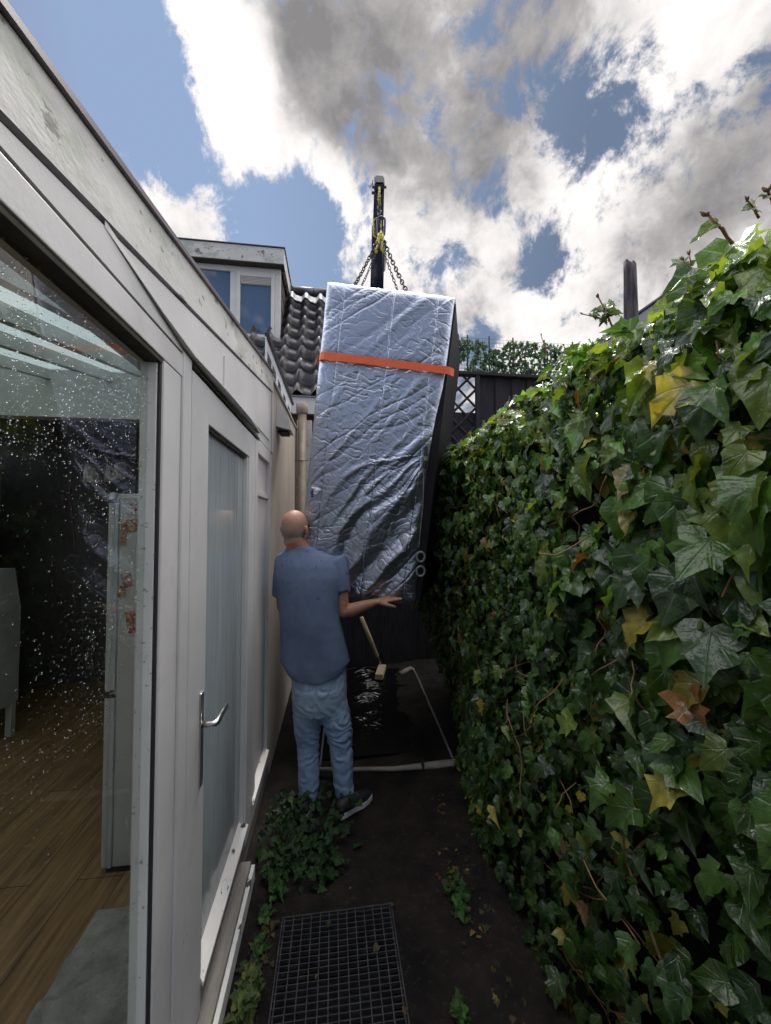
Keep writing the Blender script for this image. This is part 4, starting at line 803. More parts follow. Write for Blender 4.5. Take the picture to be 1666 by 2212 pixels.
# ================================================================== THE WRAPPED HOT TUB
TD = 2.5
TL, TR, BR, BL = at(712, 613, TD), at(986, 646, TD), at(908, 1300, TD), at(644, 1291, TD)
DV = (FW*math.cos(math.radians(12.5))+RT*math.sin(math.radians(12.5))); DV.z = 0; DV = DV.normalized()*.95
tub = empty('hot_tub', (TL+TR+BR+BL)/4, label='dark hot tub lifted on edge, wrapped in crumpled silver foil with an orange strap', cat='hot tub')
ro = .035
q1 = (TR-TL).normalized()*.030; q2 = (TL-BL).normalized()*-.030
MB().hexa([BL+q1, BR, BR+DV, BL+q1+DV, TL+q1+q2, TR+q2, TR+q2+DV, TL+q1+q2+DV]).build('tub_body', M['cabinet'], tub)
def build_foil():
    nu, nv = 300, 700
    v = np.linspace(0, 1, nv); u = np.linspace(0, 1, nu); U_, V_ = np.meshgrid(u, v, indexing='ij')
    # right edge of the foil in the photo (where the loose foil draws inwards), as fraction of the body width
    rv = [0, .20, .30, .40, .52, .65, .8, 1.0]
    def frac(px, py):
        t = (py-646)/(1300-646); xl = 712+(644-712)*t; xr = 986+(908-986)*t; return (px-xl)/(xr-xl)
    rx = [.985, frac(965, 780), frac(955, 845), frac(940, 905), frac(927, 978), frac(915, 1068), frac(907, 1170), frac(897, 1300)]
    R_ = np.interp(v, rv, rx)[None]
    bx = np.array([(TR-TL)[:], (BR-BL)[:]]);
    L0 = np.array(TL[:]); R0 = np.array(TR[:]); B0 = np.array(BL[:]); B1 = np.array(BR[:])
    e_ = .016; s = U_*(R_+e_+.006)-e_; V0_ = V_; V_ = V_*1.018-.008
    edge = np.minimum(np.minimum(U_*R_, (R_-U_*R_))*.80, np.minimum(V_*2.05, (1-V_)*2.05))
    pad = .012+.028*(1-np.exp(-edge/.03))                    # padded, rounded edges
    x = U_*.82; y = V_*2.05
    w = fbm(x*2.2, y*2.2, 0, 3, 31)
    def ridge(a, b, sd, o=3):
        return 1-np.abs(fbm(a, b, 0, o, sd))*4.0
    # fine crumple
    wx_ = fbm(x*7, y*7, 0, 3, 61)*.12; wy_ = fbm(x*7, y*7, 0, 3, 62)*.12
    msk = .35+1.1*vnoise(x*4, y*5, 0, 63)
    cr1 = (1-np.abs(vnoise((x+wx_)*15, (y+wy_)*30-x*6, 0, 5)-.5)*2)**5*-.0034*msk+(1-np.abs(vnoise((x+wx_)*40, (y+wy_)*62, 0, 6)-.5)*2)**3*-.0015*msk+(1-np.abs(vnoise((x+wy_)*80, (y+wx_)*95, 0, 7)-.5)*2)**3*.0005
    # medium diagonal creases (up to the right)
    d1 = x*.75+y*.66; d2 = -x*.66+y*.75                      # d2 across the folds
    cr2 = (1-np.abs(vnoise(d1*2.6, (x*.9+y)*11+w*3, 0, 12)-.5)*2)**5*-.007
    D_ = (x*.62-(-y)*.0)
    # big folds radiating from the gathered point on the right edge (v ~ .51)
    gx, gy = .80*1.0, .51*2.05
    ang = np.arctan2((y-gy), (gx-x)+.02); rad = np.sqrt((x-gx)**2+(y-gy)**2)
    big = np.zeros_like(x)
    for a0, wd, am, r0 in ((.42, .055, .050, .55), (.62, .05, -.030, .5), (.80, .06, .055, .7), (1.0, .05, -.03, .6), (1.15, .06, .045, .6), (1.32, .05, -.02, .6), (.12, .05, .020, .3)):
        big += am*np.exp(-((ang-a0-.10*np.sin(rad*5+a0*7)-.05*w*8)/wd)**2)*np.clip(rad/.25, 0, 1)*np.exp(-(rad/r0/1.5)**4)
    low = np.clip((V_-.40)/.25, 0, 1)
    # long diagonal folds in the lower half
    q = (x*.80+y*.60)                                        # constant along folds rising to the right
    fold = np.zeros_like(x)
    for q0, wd, am in ((1.38, .035, .040), (1.47, .03, -.028), (1.57, .035, .040), (1.66, .025, -.02), (1.72, .03, .030), (1.20, .03, .018), (1.27, .02, -.012), (1.10, .02, .010), (.92, .02, .008), (.78, .018, .009), (.55, .02, .008)):
        fold += am*np.exp(-((q-q0-.03*w*6)/wd)**2)*(.35+.65*vnoise(x*4+q0*9, y*2, 0, 17))
    H = pad+cr1*(.5+.7*np.clip(edge/.05, 0, 1))+cr2*(.4+.8*vnoise(x*3, y*2, 0, 2))+(big*low*.30+fold*.75)*np.clip(edge/.05, 0, 1)
    # quilting seams
    for u0 in (.14, .52, .86): H -= .0045*np.exp(-((U_*R_-u0+.012*w*3)/.0040)**2)
    for v0 in (.335,): H -= .010*np.exp(-((V_-v0+(.0*U_))/.02)**2)*0
    vs_ = ((774+(808-774)*U_*R_)-(613+33*U_*R_))/(678-26*U_*R_)
    pr = np.exp(-((V_-vs_)/.020)**2); H = H*(1-.55*pr)+.012*pr
    N_ = -np.array(DV.normalized()[:]); Lp = L0[None, None]*(1-V_[..., None])+B0[None, None]*V_[..., None]; Rp = R0[None, None]*(1-V_[..., None])+B1[None, None]*V_[..., None]
    P = Lp+(Rp-Lp)*s[..., None]+N_[None, None]*H[..., None]
    P[0] += N_*-.07; P[1] += N_*-.03; P[-1] += N_*-.02; P[:, 0] += N_*-.07; P[:, 1] += N_*-.03; P[:, -1] += N_*-.03
    put('foil_cover', grid_mesh(P, np.stack([x, y], -1)), M['foil'], tub, True)
build_foil()
# foil wrapped over the top and left edge of the box
def wrap(a, b, dv, n, m_, name, sd, out):
    U_, V_ = np.meshgrid(np.linspace(0, 1, n), np.linspace(0, 1, m_), indexing='ij'); a, b, dv, out = [np.array(Vector(q)[:]) for q in (a, b, dv, out)]
    x = U_*np.linalg.norm(b-a); y = V_*np.linalg.norm(dv)
    H = .004+.008*np.clip(np.minimum(U_, 1-U_)*14, 0, 1)*np.clip(np.minimum(V_+.1, 1-V_)*14, 0, 1)+fbm(x*20, y*20, 0, 4, sd)*.012+fbm(x*4, y*4, 0, 2, sd)*.02
    P = a+(b-a)*U_[..., None]+dv*V_[..., None]+out*H[..., None]; put(name, grid_mesh(P, np.stack([x, y], -1)), M['foil'], tub, True)
NV = -DV.normalized()
wrap(TL+q1+q2, TR+q2, DV*.97, 160, 60, 'foil_top', 41, (TL-BL).normalized())
wrap(TL+q1+q2, BL+q1, DV*.97, 240, 60, 'foil_left', 43, (TL-TR).normalized())
# strap
sa, sb = at(692, 774, TD), at(981, 808, TD)
def band(pts, w, th, name, m, upd):
    mb = MB(); pts = [Vector(p) for p in pts]; upd = Vector(upd).normalized()
    for a, b, na, nb_ in pts_pairs(pts):
        pass
    return mb
uu = (TL-BL).normalized(); rr = (sb-sa).normalized(); wd = .0245
a0 = sa+NV*.040-rr*.012; a1 = sb+NV*.036+rr*.0
n_ = 40; mb = MB(); prevr = None
prof = [(0, .010), (.02, .044), (.06, .056), (.5, .058), (.9, .056), (.965, .052), (1.0, .020)]
for i in range(n_+1):
    t = i/n_; h = np.interp(t, [p[0] for p in prof], [p[1] for p in prof]); c = sa.lerp(sb, t)+NV*float(h+.0015*math.sin(t*40))
    r_ = [mb.bm.verts.new(c+uu*wd), mb.bm.verts.new(c-uu*wd), mb.bm.verts.new(c-uu*wd+NV*-.003), mb.bm.verts.new(c+uu*wd+NV*-.003)]
    if prevr:
        for j in range(4): mb.bm.faces.new((prevr[j], prevr[(j+1) % 4], r_[(j+1) % 4], r_[j]))
    prevr = r_
L_ = sa-rr*.034; 
for (a, b) in ((sa-rr*.024, sa-rr*.024+DV*.6),):
    mb.hexa([a-uu*wd, a-uu*wd+rr*.003, b-uu*wd+rr*.003, b-uu*wd, a+uu*wd, a+uu*wd+rr*.003, b+uu*wd+rr*.003, b+uu*wd])
mb.build('strap', M['strap'], tub)
MB().tube([at(921, 965, TD-.06), at(920, 985, TD-.06)], [.010, .012], 8).tube([at(919, 996, TD-.06), at(916, 1012, TD-.06)], [.014, .012], 8).build('buckle', M['black'], tub)
MB().tube([at(920, 986, TD-.06), at(919, 995, TD-.06)], .011, 8).tube([at(916, 1012, TD-.06), at(914, 1090, TD-.05), at(905, 1180, TD-.05)], .003, 6).build('cord', M['hose_dark'], tub)
for py in (1203, 1234):
    c = at(909, py, TD-.05); MB().loop([c+RT*(.026*math.cos(q))+Vector((0, 0, .031*math.sin(q))) for q in np.linspace(0, 2*math.pi, 20, endpoint=False)], .007, 8).build('ring_handle', M['ring'], tub, True)
c = at(682, 1058, TD-.07); mb = MB(); mb.ball(c, (.015, .004, .026), 3)
for v in mb.bm.verts: v.co += RT*float(fbm(v.co.x*60, v.co.z*60, 0, 3, 3)*.06)+Vector((0, 0, float(fbm(v.co.x*70, v.co.z*50, 3, 3, 9)*.05)))
mb.build('white_tape_patch', M['tape'], tub, True)
c = at(674, 1066, TD-.07); mb = MB(); mb.ball(c, (.014, .006, .026), 2)
for v in mb.bm.verts: v.co += RT*float(fbm(v.co.x*60, v.co.z*60, 0, 2, 5)*.04)
mb.build('blue_tape_patch', M['tape_blue'], tub, True)
# ================================================================== THINGS ON THE GROUND
gf = empty('ground_frame', (.4, 3.2, 0), label='flat pale edging frame laid on the ground beneath the hot tub', cat='frame')
pts = []; rr_ = []
for t, px, py, h in ((0, 688, 1661, .013), (.2, 740, 1663, .015), (.4, 800, 1661, .014), (.55, 850, 1661, .016), (.7, 905, 1656, .022), (.85, 950, 1652, .030), (.97, 982, 1650, .030), (1, 987, 1651, .018)):
    p = onz(px, py, .03); pts.append(p+Vector((0, 0, .0))); rr_.append((h*1.0, h*.85))
MB().tube(pts, rr_, 12).build('front_bar', M['hose'], gf, True)
P_ = [onz(980, 1642, .04), onz(945, 1560, .04), onz(915, 1492, .04), onz(899, 1456, .04), onz(894, 1447, .04), onz(888, 1444, .04), onz(880, 1447, .04), onz(866, 1455, .04)]
MB().tube(P_[:5], .009, 8).build('side_rod', M['hose_dark'], gf, True)
MB().tube(P_[4:], [.014, .022, .026, .024], 8).build('corner_bend', M['hose'], gf, True)
MB().tube([onz(692, 1655, .03), onz(699, 1590, .03), onz(706, 1530, .03)], .008, 8).build('side_rod', M['hose_dark'], gf, True)
MB().ball(onz(913, 1651, .045), (.012, .03, .035), 2).build('clamp', M['black'], gf, True)
X, Y = np.meshgrid(np.linspace(-.28, .86, 260), np.linspace(2.85, 4.5, 420), indexing='ij'); w = fbm(X*3, Y*3, 0, 3, 6)
mk = np.exp(-((X-.34)/.13)**2)*np.clip((Y-3.1)/.3, 0, 1); Z = .016+.016*mk*(1-np.abs(vnoise(X*9+w*9, Y*24+w*16+X*7, 0, 2)-.5)*2)**3+fbm(X*22, Y*34, 0, 3, 3)*.010*(mk+.12)+.10*np.clip((Y-3.3), 0, 1.2)*mk*.25
tag(put('black_liner', grid_mesh(np.stack([X+.02*np.sin(Y*5), Y, Z], -1)), M['liner'], None, True), 'crumpled wet black plastic sheet lying inside the pale ground frame', 'sheet')
sp = empty('spade', at(800, 1400, 4.4), label='pale handled spade leaning in the dark beneath the hot tub', cat='spade')
MB().tube([at(781, 1334, 4.25), at(799, 1378, 4.32), at(815, 1417, 4.4)], [(.022, .022), (.024, .024), (.02, .02)], 8).build('shaft', M['pale_wood'], sp, True)
MB().tube([at(815, 1417, 4.4), at(820, 1427, 4.42)], .012, 8).tube([at(820, 1427, 4.42), at(822, 1436, 4.42), at(824, 1446, 4.45)], [(.02, .012), (.09, .012), (.10, .006)], 12).build('blade', M['spade'], sp, True)
a = onz(823, 1446, .08); tag(MB().box((a.x-.05, a.y-.2, .045), (a.x+.035, a.y+.1, .10), .004, rot=Matrix.Rotation(-.25, 3, 'Z')).build('wood_block', M['pale_wood']), 'short pale wood block lying beside the spade', 'wood block')
# ================================================================== THE MAN
man = empty('person', (0.0, 2.36, 0), label='balding man in blue T-shirt and faded jeans seen from behind, supporting the hot tub', cat='person')
K = 1/832.0
def J(px, py, d): return at(px, py, d)
hc = J(637, 1140, 2.44)
def body_parts():
    mb = MB()
    # skull, face, jaw
    fwd = (FW*.93+RT*.28); fwd.z = .12; fwd.normalize(); side = fwd.cross(Vector((0, 0, 1))).normalized(); up_ = side.cross(fwd)
    def hp(x, y, z): return hc+side*x+fwd*y+up_*z
    Rm = Matrix((side, fwd, up_)).transposed()
    def eb(c, r, sub=3):
        k = len(mb.bm.verts); res = bmesh.ops.create_icosphere(mb.bm, subdivisions=sub, radius=1)
        for v in res['verts']: v.co = Rm @ Vector((v.co.x*r[0], v.co.y*r[1], v.co.z*r[2]))+hp(*c)
    eb((0, 0, .015), (.079, .098, .098)); eb((0, -.018, -.005), (.074, .085, .085)); eb((0, .035, -.050), (.062, .066, .070)); eb((0, .065, -.085), (.038, .034, .030))
    eb((0, .102, -.025), (.014, .020, .026), 2); eb((0, .110, -.040), (.017, .016, .010), 2); eb((0, .090, .012), (.055, .012, .010), 2)      # nose, brow
    eb((.0, .097, -.072), (.022, .010, .006), 2); eb((0, .095, -.083), (.019, .010, .006), 2)                                                     # lips
    for s in (-1, 1): eb((s*.030, .092, -.004), (.013, .010, .010), 2); eb((s*.045, .075, -.040), (.022, .022, .022), 2)
    for s in (-1, 1):                                                                                                                            # ears
        eb((s*.084, -.002, -.018), (.009, .020, .032), 2); eb((s*.091, -.010, -.008), (.006, .016, .022), 2)
    nb_ = J(650, 1196, 2.46)
    mb.tube([hp(0, -.018, -.03), hp(0, -.030, -.07), nb_+Vector((0, 0, .02)), nb_+Vector((0, 0, -.06))], [(.062, .066), (.060, .064), (.064, .068), (.072, .07)], 16, up=fwd)
    # neck into shoulders
    mb.tube([J(612, 1234, 2.44), J(630, 1222, 2.45), J(655, 1216, 2.46), J(700, 1222, 2.45), J(728, 1236, 2.44)], [.03, .04, .055, .04, .03], 12)
    mb.tube([J(660, 1205, 2.45), J(668, 1300, 2.44)], [(.12, .08), (.13, .08)], 16, up=FW)
    # right arm: upper arm, forearm, hand
    sh = J(732, 1222, 2.43); el = J(742, 1322, 2.40); wr = J(814, 1300, 2.44)
    mb.tube([sh, sh.lerp(el, .3), sh.lerp(el, .7), el, el+(wr-el)*.08], [.042, .044, .042, .039, .037], 14)
    mb.tube([el+Vector((0, 0, .005)), el.lerp(wr, .25)+Vector((0, 0, -.003)), el.lerp(wr, .6), wr], [.038, .043, .034, (.029, .022)], 14)
    mb.ball(el, .038)
    # left arm, reaching forward past the chest
    sl_ = J(607, 1228, 2.43); ell = J(611, 1312, 2.52); wl_ = J(662, 1292, 2.44+.05)
    ell = Vector((max(ell.x, -.33), ell.y, ell.z))
    mb.tube([sl_, sl_.lerp(ell, .5), ell], [.040, .042, .038], 14); mb.ball(ell, .038)
    wl_ = Vector((-.17, 2.60, 1.14)); mb.tube([ell, ell.lerp(wl_, .3), wl_], [.038, .040, .027], 14)
    # hands, palm up
    def hand(w, d, upn, sgn):
        d = d.normalized(); upn = (upn-d*upn.dot(d)).normalized(); sd = d.cross(upn)*sgn       # sd: towards the thumb
        pc = w+d*.045
        mb.tube([w-d*.01, w+d*.02, w+d*.055, w+d*.092], [(.026, .020), (.033, .019), (.041, .017), (.040, .013)], 14, up=upn)
        for k, (o, ln, cu, r) in enumerate(((.030, .070, .10, .0088), (.010, .080, .16, .0092), (-.011, .073, .30, .0088), (-.030, .056, .55, .0078))):
            b0 = w+d*.082+sd*o; a = b0; pts_ = [a]; dr = d.copy(); curl = cu
            for q in (.45, .32, .26):
                dr = (dr*math.cos(curl*.55)-upn*(-math.sin(curl*.55))*-1 if False else dr*math.cos(curl*.6)+upn*(-math.sin(curl*.6))).normalized(); a = a+dr*(ln*q); pts_.append(a)
            mb.tube(pts_, [r*1.08, r*1.02, r*.92, r*.72], 8); mb.ball(pts_[-1], r*.74, 1)
            for pp, s_ in zip(pts_[:-1], (1.08, 1.0, .92)): mb.ball(pp, r*s_*1.02, 1)
        t0 = w+d*.022+sd*.026; t1 = t0+d*.030+sd*.026-upn*.006; t2 = t1+d*.030+sd*.012-upn*.012; t3 = t2+d*.022+sd*.002-upn*.012
        mb.tube([t0, t1, t2, t3], [.015, .0125, .0105, .008], 10); mb.ball(t3, .0082, 1)
    hd_ = (J(852, 1291, 2.45)-wr)
    hand(wr, hd_, Vector((0, 0, 1))+FW*-.25, 1)
    hand(wl_, Vector((.35, 1, .12)), Vector((0, 0, 1)), -1)
    return mb, hp
mb, hp = body_parts()
def head_local(co):
    fwd = (FW*.93+RT*.28); fwd.z = .12; fwd.normalize(); side = fwd.cross(Vector((0, 0, 1))).normalized(); up_ = side.cross(fwd)
    d = co-np.array(hc[:]); return d@np.array(side[:]), d@np.array(fwd[:]), d@np.array(up_[:])
def skin_col(co, nr):
    x, y, z = head_local(co); n = fbm(co[:, 0]*60, co[:, 1]*60, co[:, 2]*60, 3, 2)
    c = np.tile(np.array([.42, .225, .155]), (len(co), 1))*(1+.35*n[:, None])
    arm = co[:, 2] < 1.40; c[arm] = np.array([.33, .165, .105])*(1+.3*n[arm, None])
    neck = (z < -.075) & ~arm; c[neck] = np.array([.44, .17, .115])*(1+.3*n[neck, None])
    # stubble band: back and sides of the head
    band = np.clip((.072-z-np.abs(x)*.15)/.06, 0, 1)*np.clip((z+.095)/.025, 0, 1)*np.clip((.045-y)/.03, 0, 1)*(np.abs(x) < .082)
    band = np.clip(band*(.8+1.2*n), 0, 1)*.92; c = c*(1-band[:, None])+np.array([.20, .17, .14])*band[:, None]
    return c
remesh('body', mb, M['skin'], man, .0042, 5, None, skin_col)
for s in (-1, 1): MB().ball(hp(s*.030, .0985, -.003), .0085, 2).build('eye', M['tape'], man, True)
# T-shirt
def rings(lst, d0, n=40):
    mb = MB(); R_ = []
    for (cx, y, hw, dh, d) in lst:
        c = J(cx, y, d); f = FW.copy(); f.z = 0; f.normalize(); h = hw*d*K; R_.append([])
        for j in range(n):
            q = 2*math.pi*j/n; ex = abs(math.cos(q))**.8*math.copysign(1, math.cos(q)); ey = abs(math.sin(q))**.9*math.copysign(1, math.sin(q))
            R_[-1].append(mb.bm.verts.new(c+RT*(h*ex)+f*(dh*ey)))
    for a, b in zip(R_, R_[1:]):
        for j in range(n): mb.bm.faces.new((a[j], a[(j+1) % n], b[(j+1) % n], b[j]))
    mb.bm.faces.new(R_[0]); mb.bm.faces.new(R_[-1][::-1]); return mb
sh_r = rings([(651, 1180, 27, .078, 2.46), (653, 1190, 40, .085, 2.46), (658, 1198, 58, .09, 2.455), (665, 1208, 70, .10, 2.45), (670, 1222, 76, .108, 2.44), (671, 1245, 76, .115, 2.43), (670, 1275, 70, .118, 2.42), (670, 1310, 66, .118, 2.41),
              (672, 1345, 66, .118, 2.40), (676, 1385, 69, .12, 2.40), (680, 1420, 73, .125, 2.40), (682, 1440, 73, .13, 2.40), (684, 1462, 68, .13, 2.40)], 0)
a = J(728, 1216, 2.43); b = J(738, 1278, 2.415)
sh_r.tube([J(705, 1220, 2.44), a, a.lerp(b, .5), b], [.060, .066, .064, .064], 18)
a = J(612, 1222, 2.44); b = J(606, 1285, 2.49); b.x = max(b.x, -.335)
sh_r.tube([J(640, 1220, 2.44), a, a.lerp(b, .5), b], [.060, .062, .060, .060], 18)
def shirt_shape(co, nr):
    x = (co-np.array(CAM[:]))@np.array(RT[:]); z = co[:, 2]
    w = .0035*np.sin(x*17+2.2*np.sin(z*6+1))+.002*np.sin(z*16-x*22+1.5*np.sin(x*9))+.0022*np.sin(x*48+z*11+2*np.sin(z*9))*np.clip((1.2-z)/.25, 0, 1)
    # drape under the right arm, towards the waist
    q = (x*.6+z*.8); w += .0035*np.sin(q*60+2*np.sin(x*12))*np.clip((x+.22)/.15, 0, 1)*np.clip((1.25-z)/.2, 0, 1)
    out = co+nr*w[:, None]
    # curved hem: pull the sides of the lower edge up
    cx = -.435; lower = np.clip((.86-z)/.10, 0, 1); e = ((x-(-.43))/.21)**2
    out[:, 2] += lower*np.clip(e, 0, 1.3)*.085
    return out
def shirt_col(co, nr):
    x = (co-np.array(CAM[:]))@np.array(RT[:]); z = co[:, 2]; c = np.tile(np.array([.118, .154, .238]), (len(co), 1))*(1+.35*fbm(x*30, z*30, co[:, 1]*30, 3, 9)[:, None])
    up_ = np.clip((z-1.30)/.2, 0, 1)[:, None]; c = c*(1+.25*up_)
    wet = (fbm(x*38, z*38, 0, 3, 40) > .235) & (z > 1.25); c[wet] *= .68
    return c
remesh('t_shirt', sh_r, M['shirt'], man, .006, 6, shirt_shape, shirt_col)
MB().loop([J(651, 1180, 2.46)+RT*(.078*math.cos(q))+FW*(.080*math.sin(q))+Vector((0, 0, .004-.012*math.sin(-q))) for q in np.linspace(0, 2*math.pi, 28, endpoint=False)], .006, 6).build('collar', mat('collar_blue', (.12, .17, .30), .9), man, True)
# jeans
je = rings([(688, 1432, 60, .105, 2.40), (689, 1455, 61, .112, 2.40), (690, 1485, 61, .122, 2.39), (690, 1515, 60, .122, 2.39), (690, 1535, 56, .11, 2.385)], 0)
def leg(lst):
    pts_ = [J(x, y, d) for x, y, d, r, r2 in lst]; je.tube(pts_, [(r*d*K, r2) for x, y, d, r, r2 in lst], 20, up=FW)
leg([(662, 1500, 2.39, 31, .10), (664, 1545, 2.385, 31.5, .098), (666, 1580, 2.38, 28, .088), (667, 1612, 2.37, 25, .078), (667, 1650, 2.35, 24, .072), (668, 1690, 2.33, 23.5, .068), (668, 1722, 2.32, 21, .068), (670, 1732, 2.315, 19, .062)])
leg([(718, 1500, 2.39, 31, .10), (725, 1545, 2.385, 31.5, .098), (732, 1580, 2.38, 29, .088), (737, 1612, 2.37, 26, .078), (741, 1650, 2.35, 24, .072), (743, 1690, 2.33, 22, .066), (748, 1720, 2.32, 19, .064), (750, 1735, 2.315, 16, .058)])
def jeans_shape(co, nr):
    x = (co-np.array(CAM[:]))@np.array(RT[:]); z = co[:, 2]; n = fbm(x*8, z*8, co[:, 1]*8, 3, 15)
    kn = np.exp(-((z-.42)/.16)**2)+.8*np.exp(-((z-.10)/.07)**2)+.10*np.exp(-((z-.72)/.06)**2)
    w = .004*np.sin(x*21+2*np.sin(z*7))-.003+kn*.0030*np.sin(z*120+x*30+n*34)*(.4+1.2*vnoise(x*14, z*9, 0, 4))+.002*np.sin(z*60+x*60+n*40)
    # crease under the seat and at the back pockets
    w -= .006*np.exp(-((np.abs(x+.415)-.0)/.006)**2)*(z > .62)
    for cx in (-.485, -.345):
        m_ = (np.abs(x-cx) < .055) & (z > .70) & (z < .83); w = w+np.where(m_ & ((np.abs(np.abs(x-cx)-.052) < .004) | (z < .704+.02*np.abs(x-cx)/.05) | (z > .824)), -.003, 0)
    return co+nr*w[:, None]
def jeans_col(co, nr):
    x = (co-np.array(CAM[:]))@np.array(RT[:]); z = co[:, 2]; n = fbm(x*12, z*10, co[:, 1]*12, 4, 25)
    c = np.tile(np.array([.165, .25, .39]), (len(co), 1))*(1+.5*n[:, None]); fade = np.clip(.9*np.exp(-((z-.66)/.13)**2)+.25+n, 0, 1)[:, None]
    c = c*(1-fade*.55)+np.array([.33, .41, .47])*fade*.55
    return c
remesh('jeans', je, M['jeans'], man, .006, 4, jeans_shape, jeans_col)
def shoe(heel, toe):
    heel, toe = Vector(heel), Vector(toe); d = (toe-heel).normalized(); s = MB()
    P = lambda t, z: heel.lerp(toe, t)+Vector((0, 0, z))
    s.tube([P(-.02, .055), P(.10, .060), P(.30, .062), P(.55, .052), P(.8, .042), P(1.0, .034)], [(.030, .036), (.037, .042), (.040, .044), (.045, .034), (.042, .026), (.022, .016)], 16)
    r = MB(); n = 14; top = []
    prof = [(-.03, .018), (0, .032), (.15, .036), (.4, .036), (.65, .046), (.85, .042), (1.0, .026), (1.04, .008)]
    sd = Vector((-d.y, d.x, 0)); L1 = [heel.lerp(toe, t)+sd*w for t, w in prof]+[heel.lerp(toe, t)-sd*w for t, w in prof[::-1]]
    r.prism([Vector((p.x, p.y, .008)) for p in L1], (0, 0, .028)); so = s.build('shoe', M['shoe'], man, True); r.build('sole', M['sole'], so)
shoe((.030, 2.29, 0), (.225, 2.43, 0)); shoe((-.175, 2.31, 0), (-.10, 2.55, 0))
# ================================================================== THE IVY HEDGE
hg = empty('ivy_hedge', (1.2, 1.8, 0), label='tall dense wet ivy hedge with yellowing leaves filling the right side of the alley', cat='hedge')
def hx(y, z):
    base = np.where(y > 2, .78+.26*(y-2), .78); up_ = .90-.17*np.clip((y-2.0)/1.2, 0, 1)*np.clip((2.45-z)/.5, 0, 1); t = np.clip(z/1.5, 0, 1); t = t*t*(3-2*t)
    bulge = fbm(y*1.6, z*1.6, 0, 3, 77)*.24+fbm(y*4.2, z*4.2, 0, 2, 78)*.16*np.clip(z/.8, 0, 1)
    return base*(1-t)+up_*t+bulge+.20*np.clip((z-2.1)/.35, 0, 1)**2
def htop(y, x): return 2.335-.05*np.clip(y-1.5, 0, 3)+.10*fbm(y*2.2, x*2, 0, 3, 55)*2
HY0, HY1 = .25, 3.85
def gauss_leaf_cols(n, z, rs=RS):
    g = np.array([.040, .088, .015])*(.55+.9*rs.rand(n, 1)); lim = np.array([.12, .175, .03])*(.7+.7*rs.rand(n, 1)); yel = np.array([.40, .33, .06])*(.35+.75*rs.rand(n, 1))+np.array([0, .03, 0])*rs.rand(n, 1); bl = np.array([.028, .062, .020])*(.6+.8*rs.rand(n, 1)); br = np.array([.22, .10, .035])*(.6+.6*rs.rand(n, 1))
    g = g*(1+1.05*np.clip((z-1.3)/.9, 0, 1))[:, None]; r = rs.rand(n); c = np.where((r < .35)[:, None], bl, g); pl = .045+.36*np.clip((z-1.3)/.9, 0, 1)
    c = np.where((r > 1-pl)[:, None], lim, c); r2 = rs.rand(n); c = np.where((r2 < .016+.032*np.clip((1.2-z)/.6, 0, 1))[:, None], yel, c); c = np.where((r2 > .992)[:, None], br, c); return c
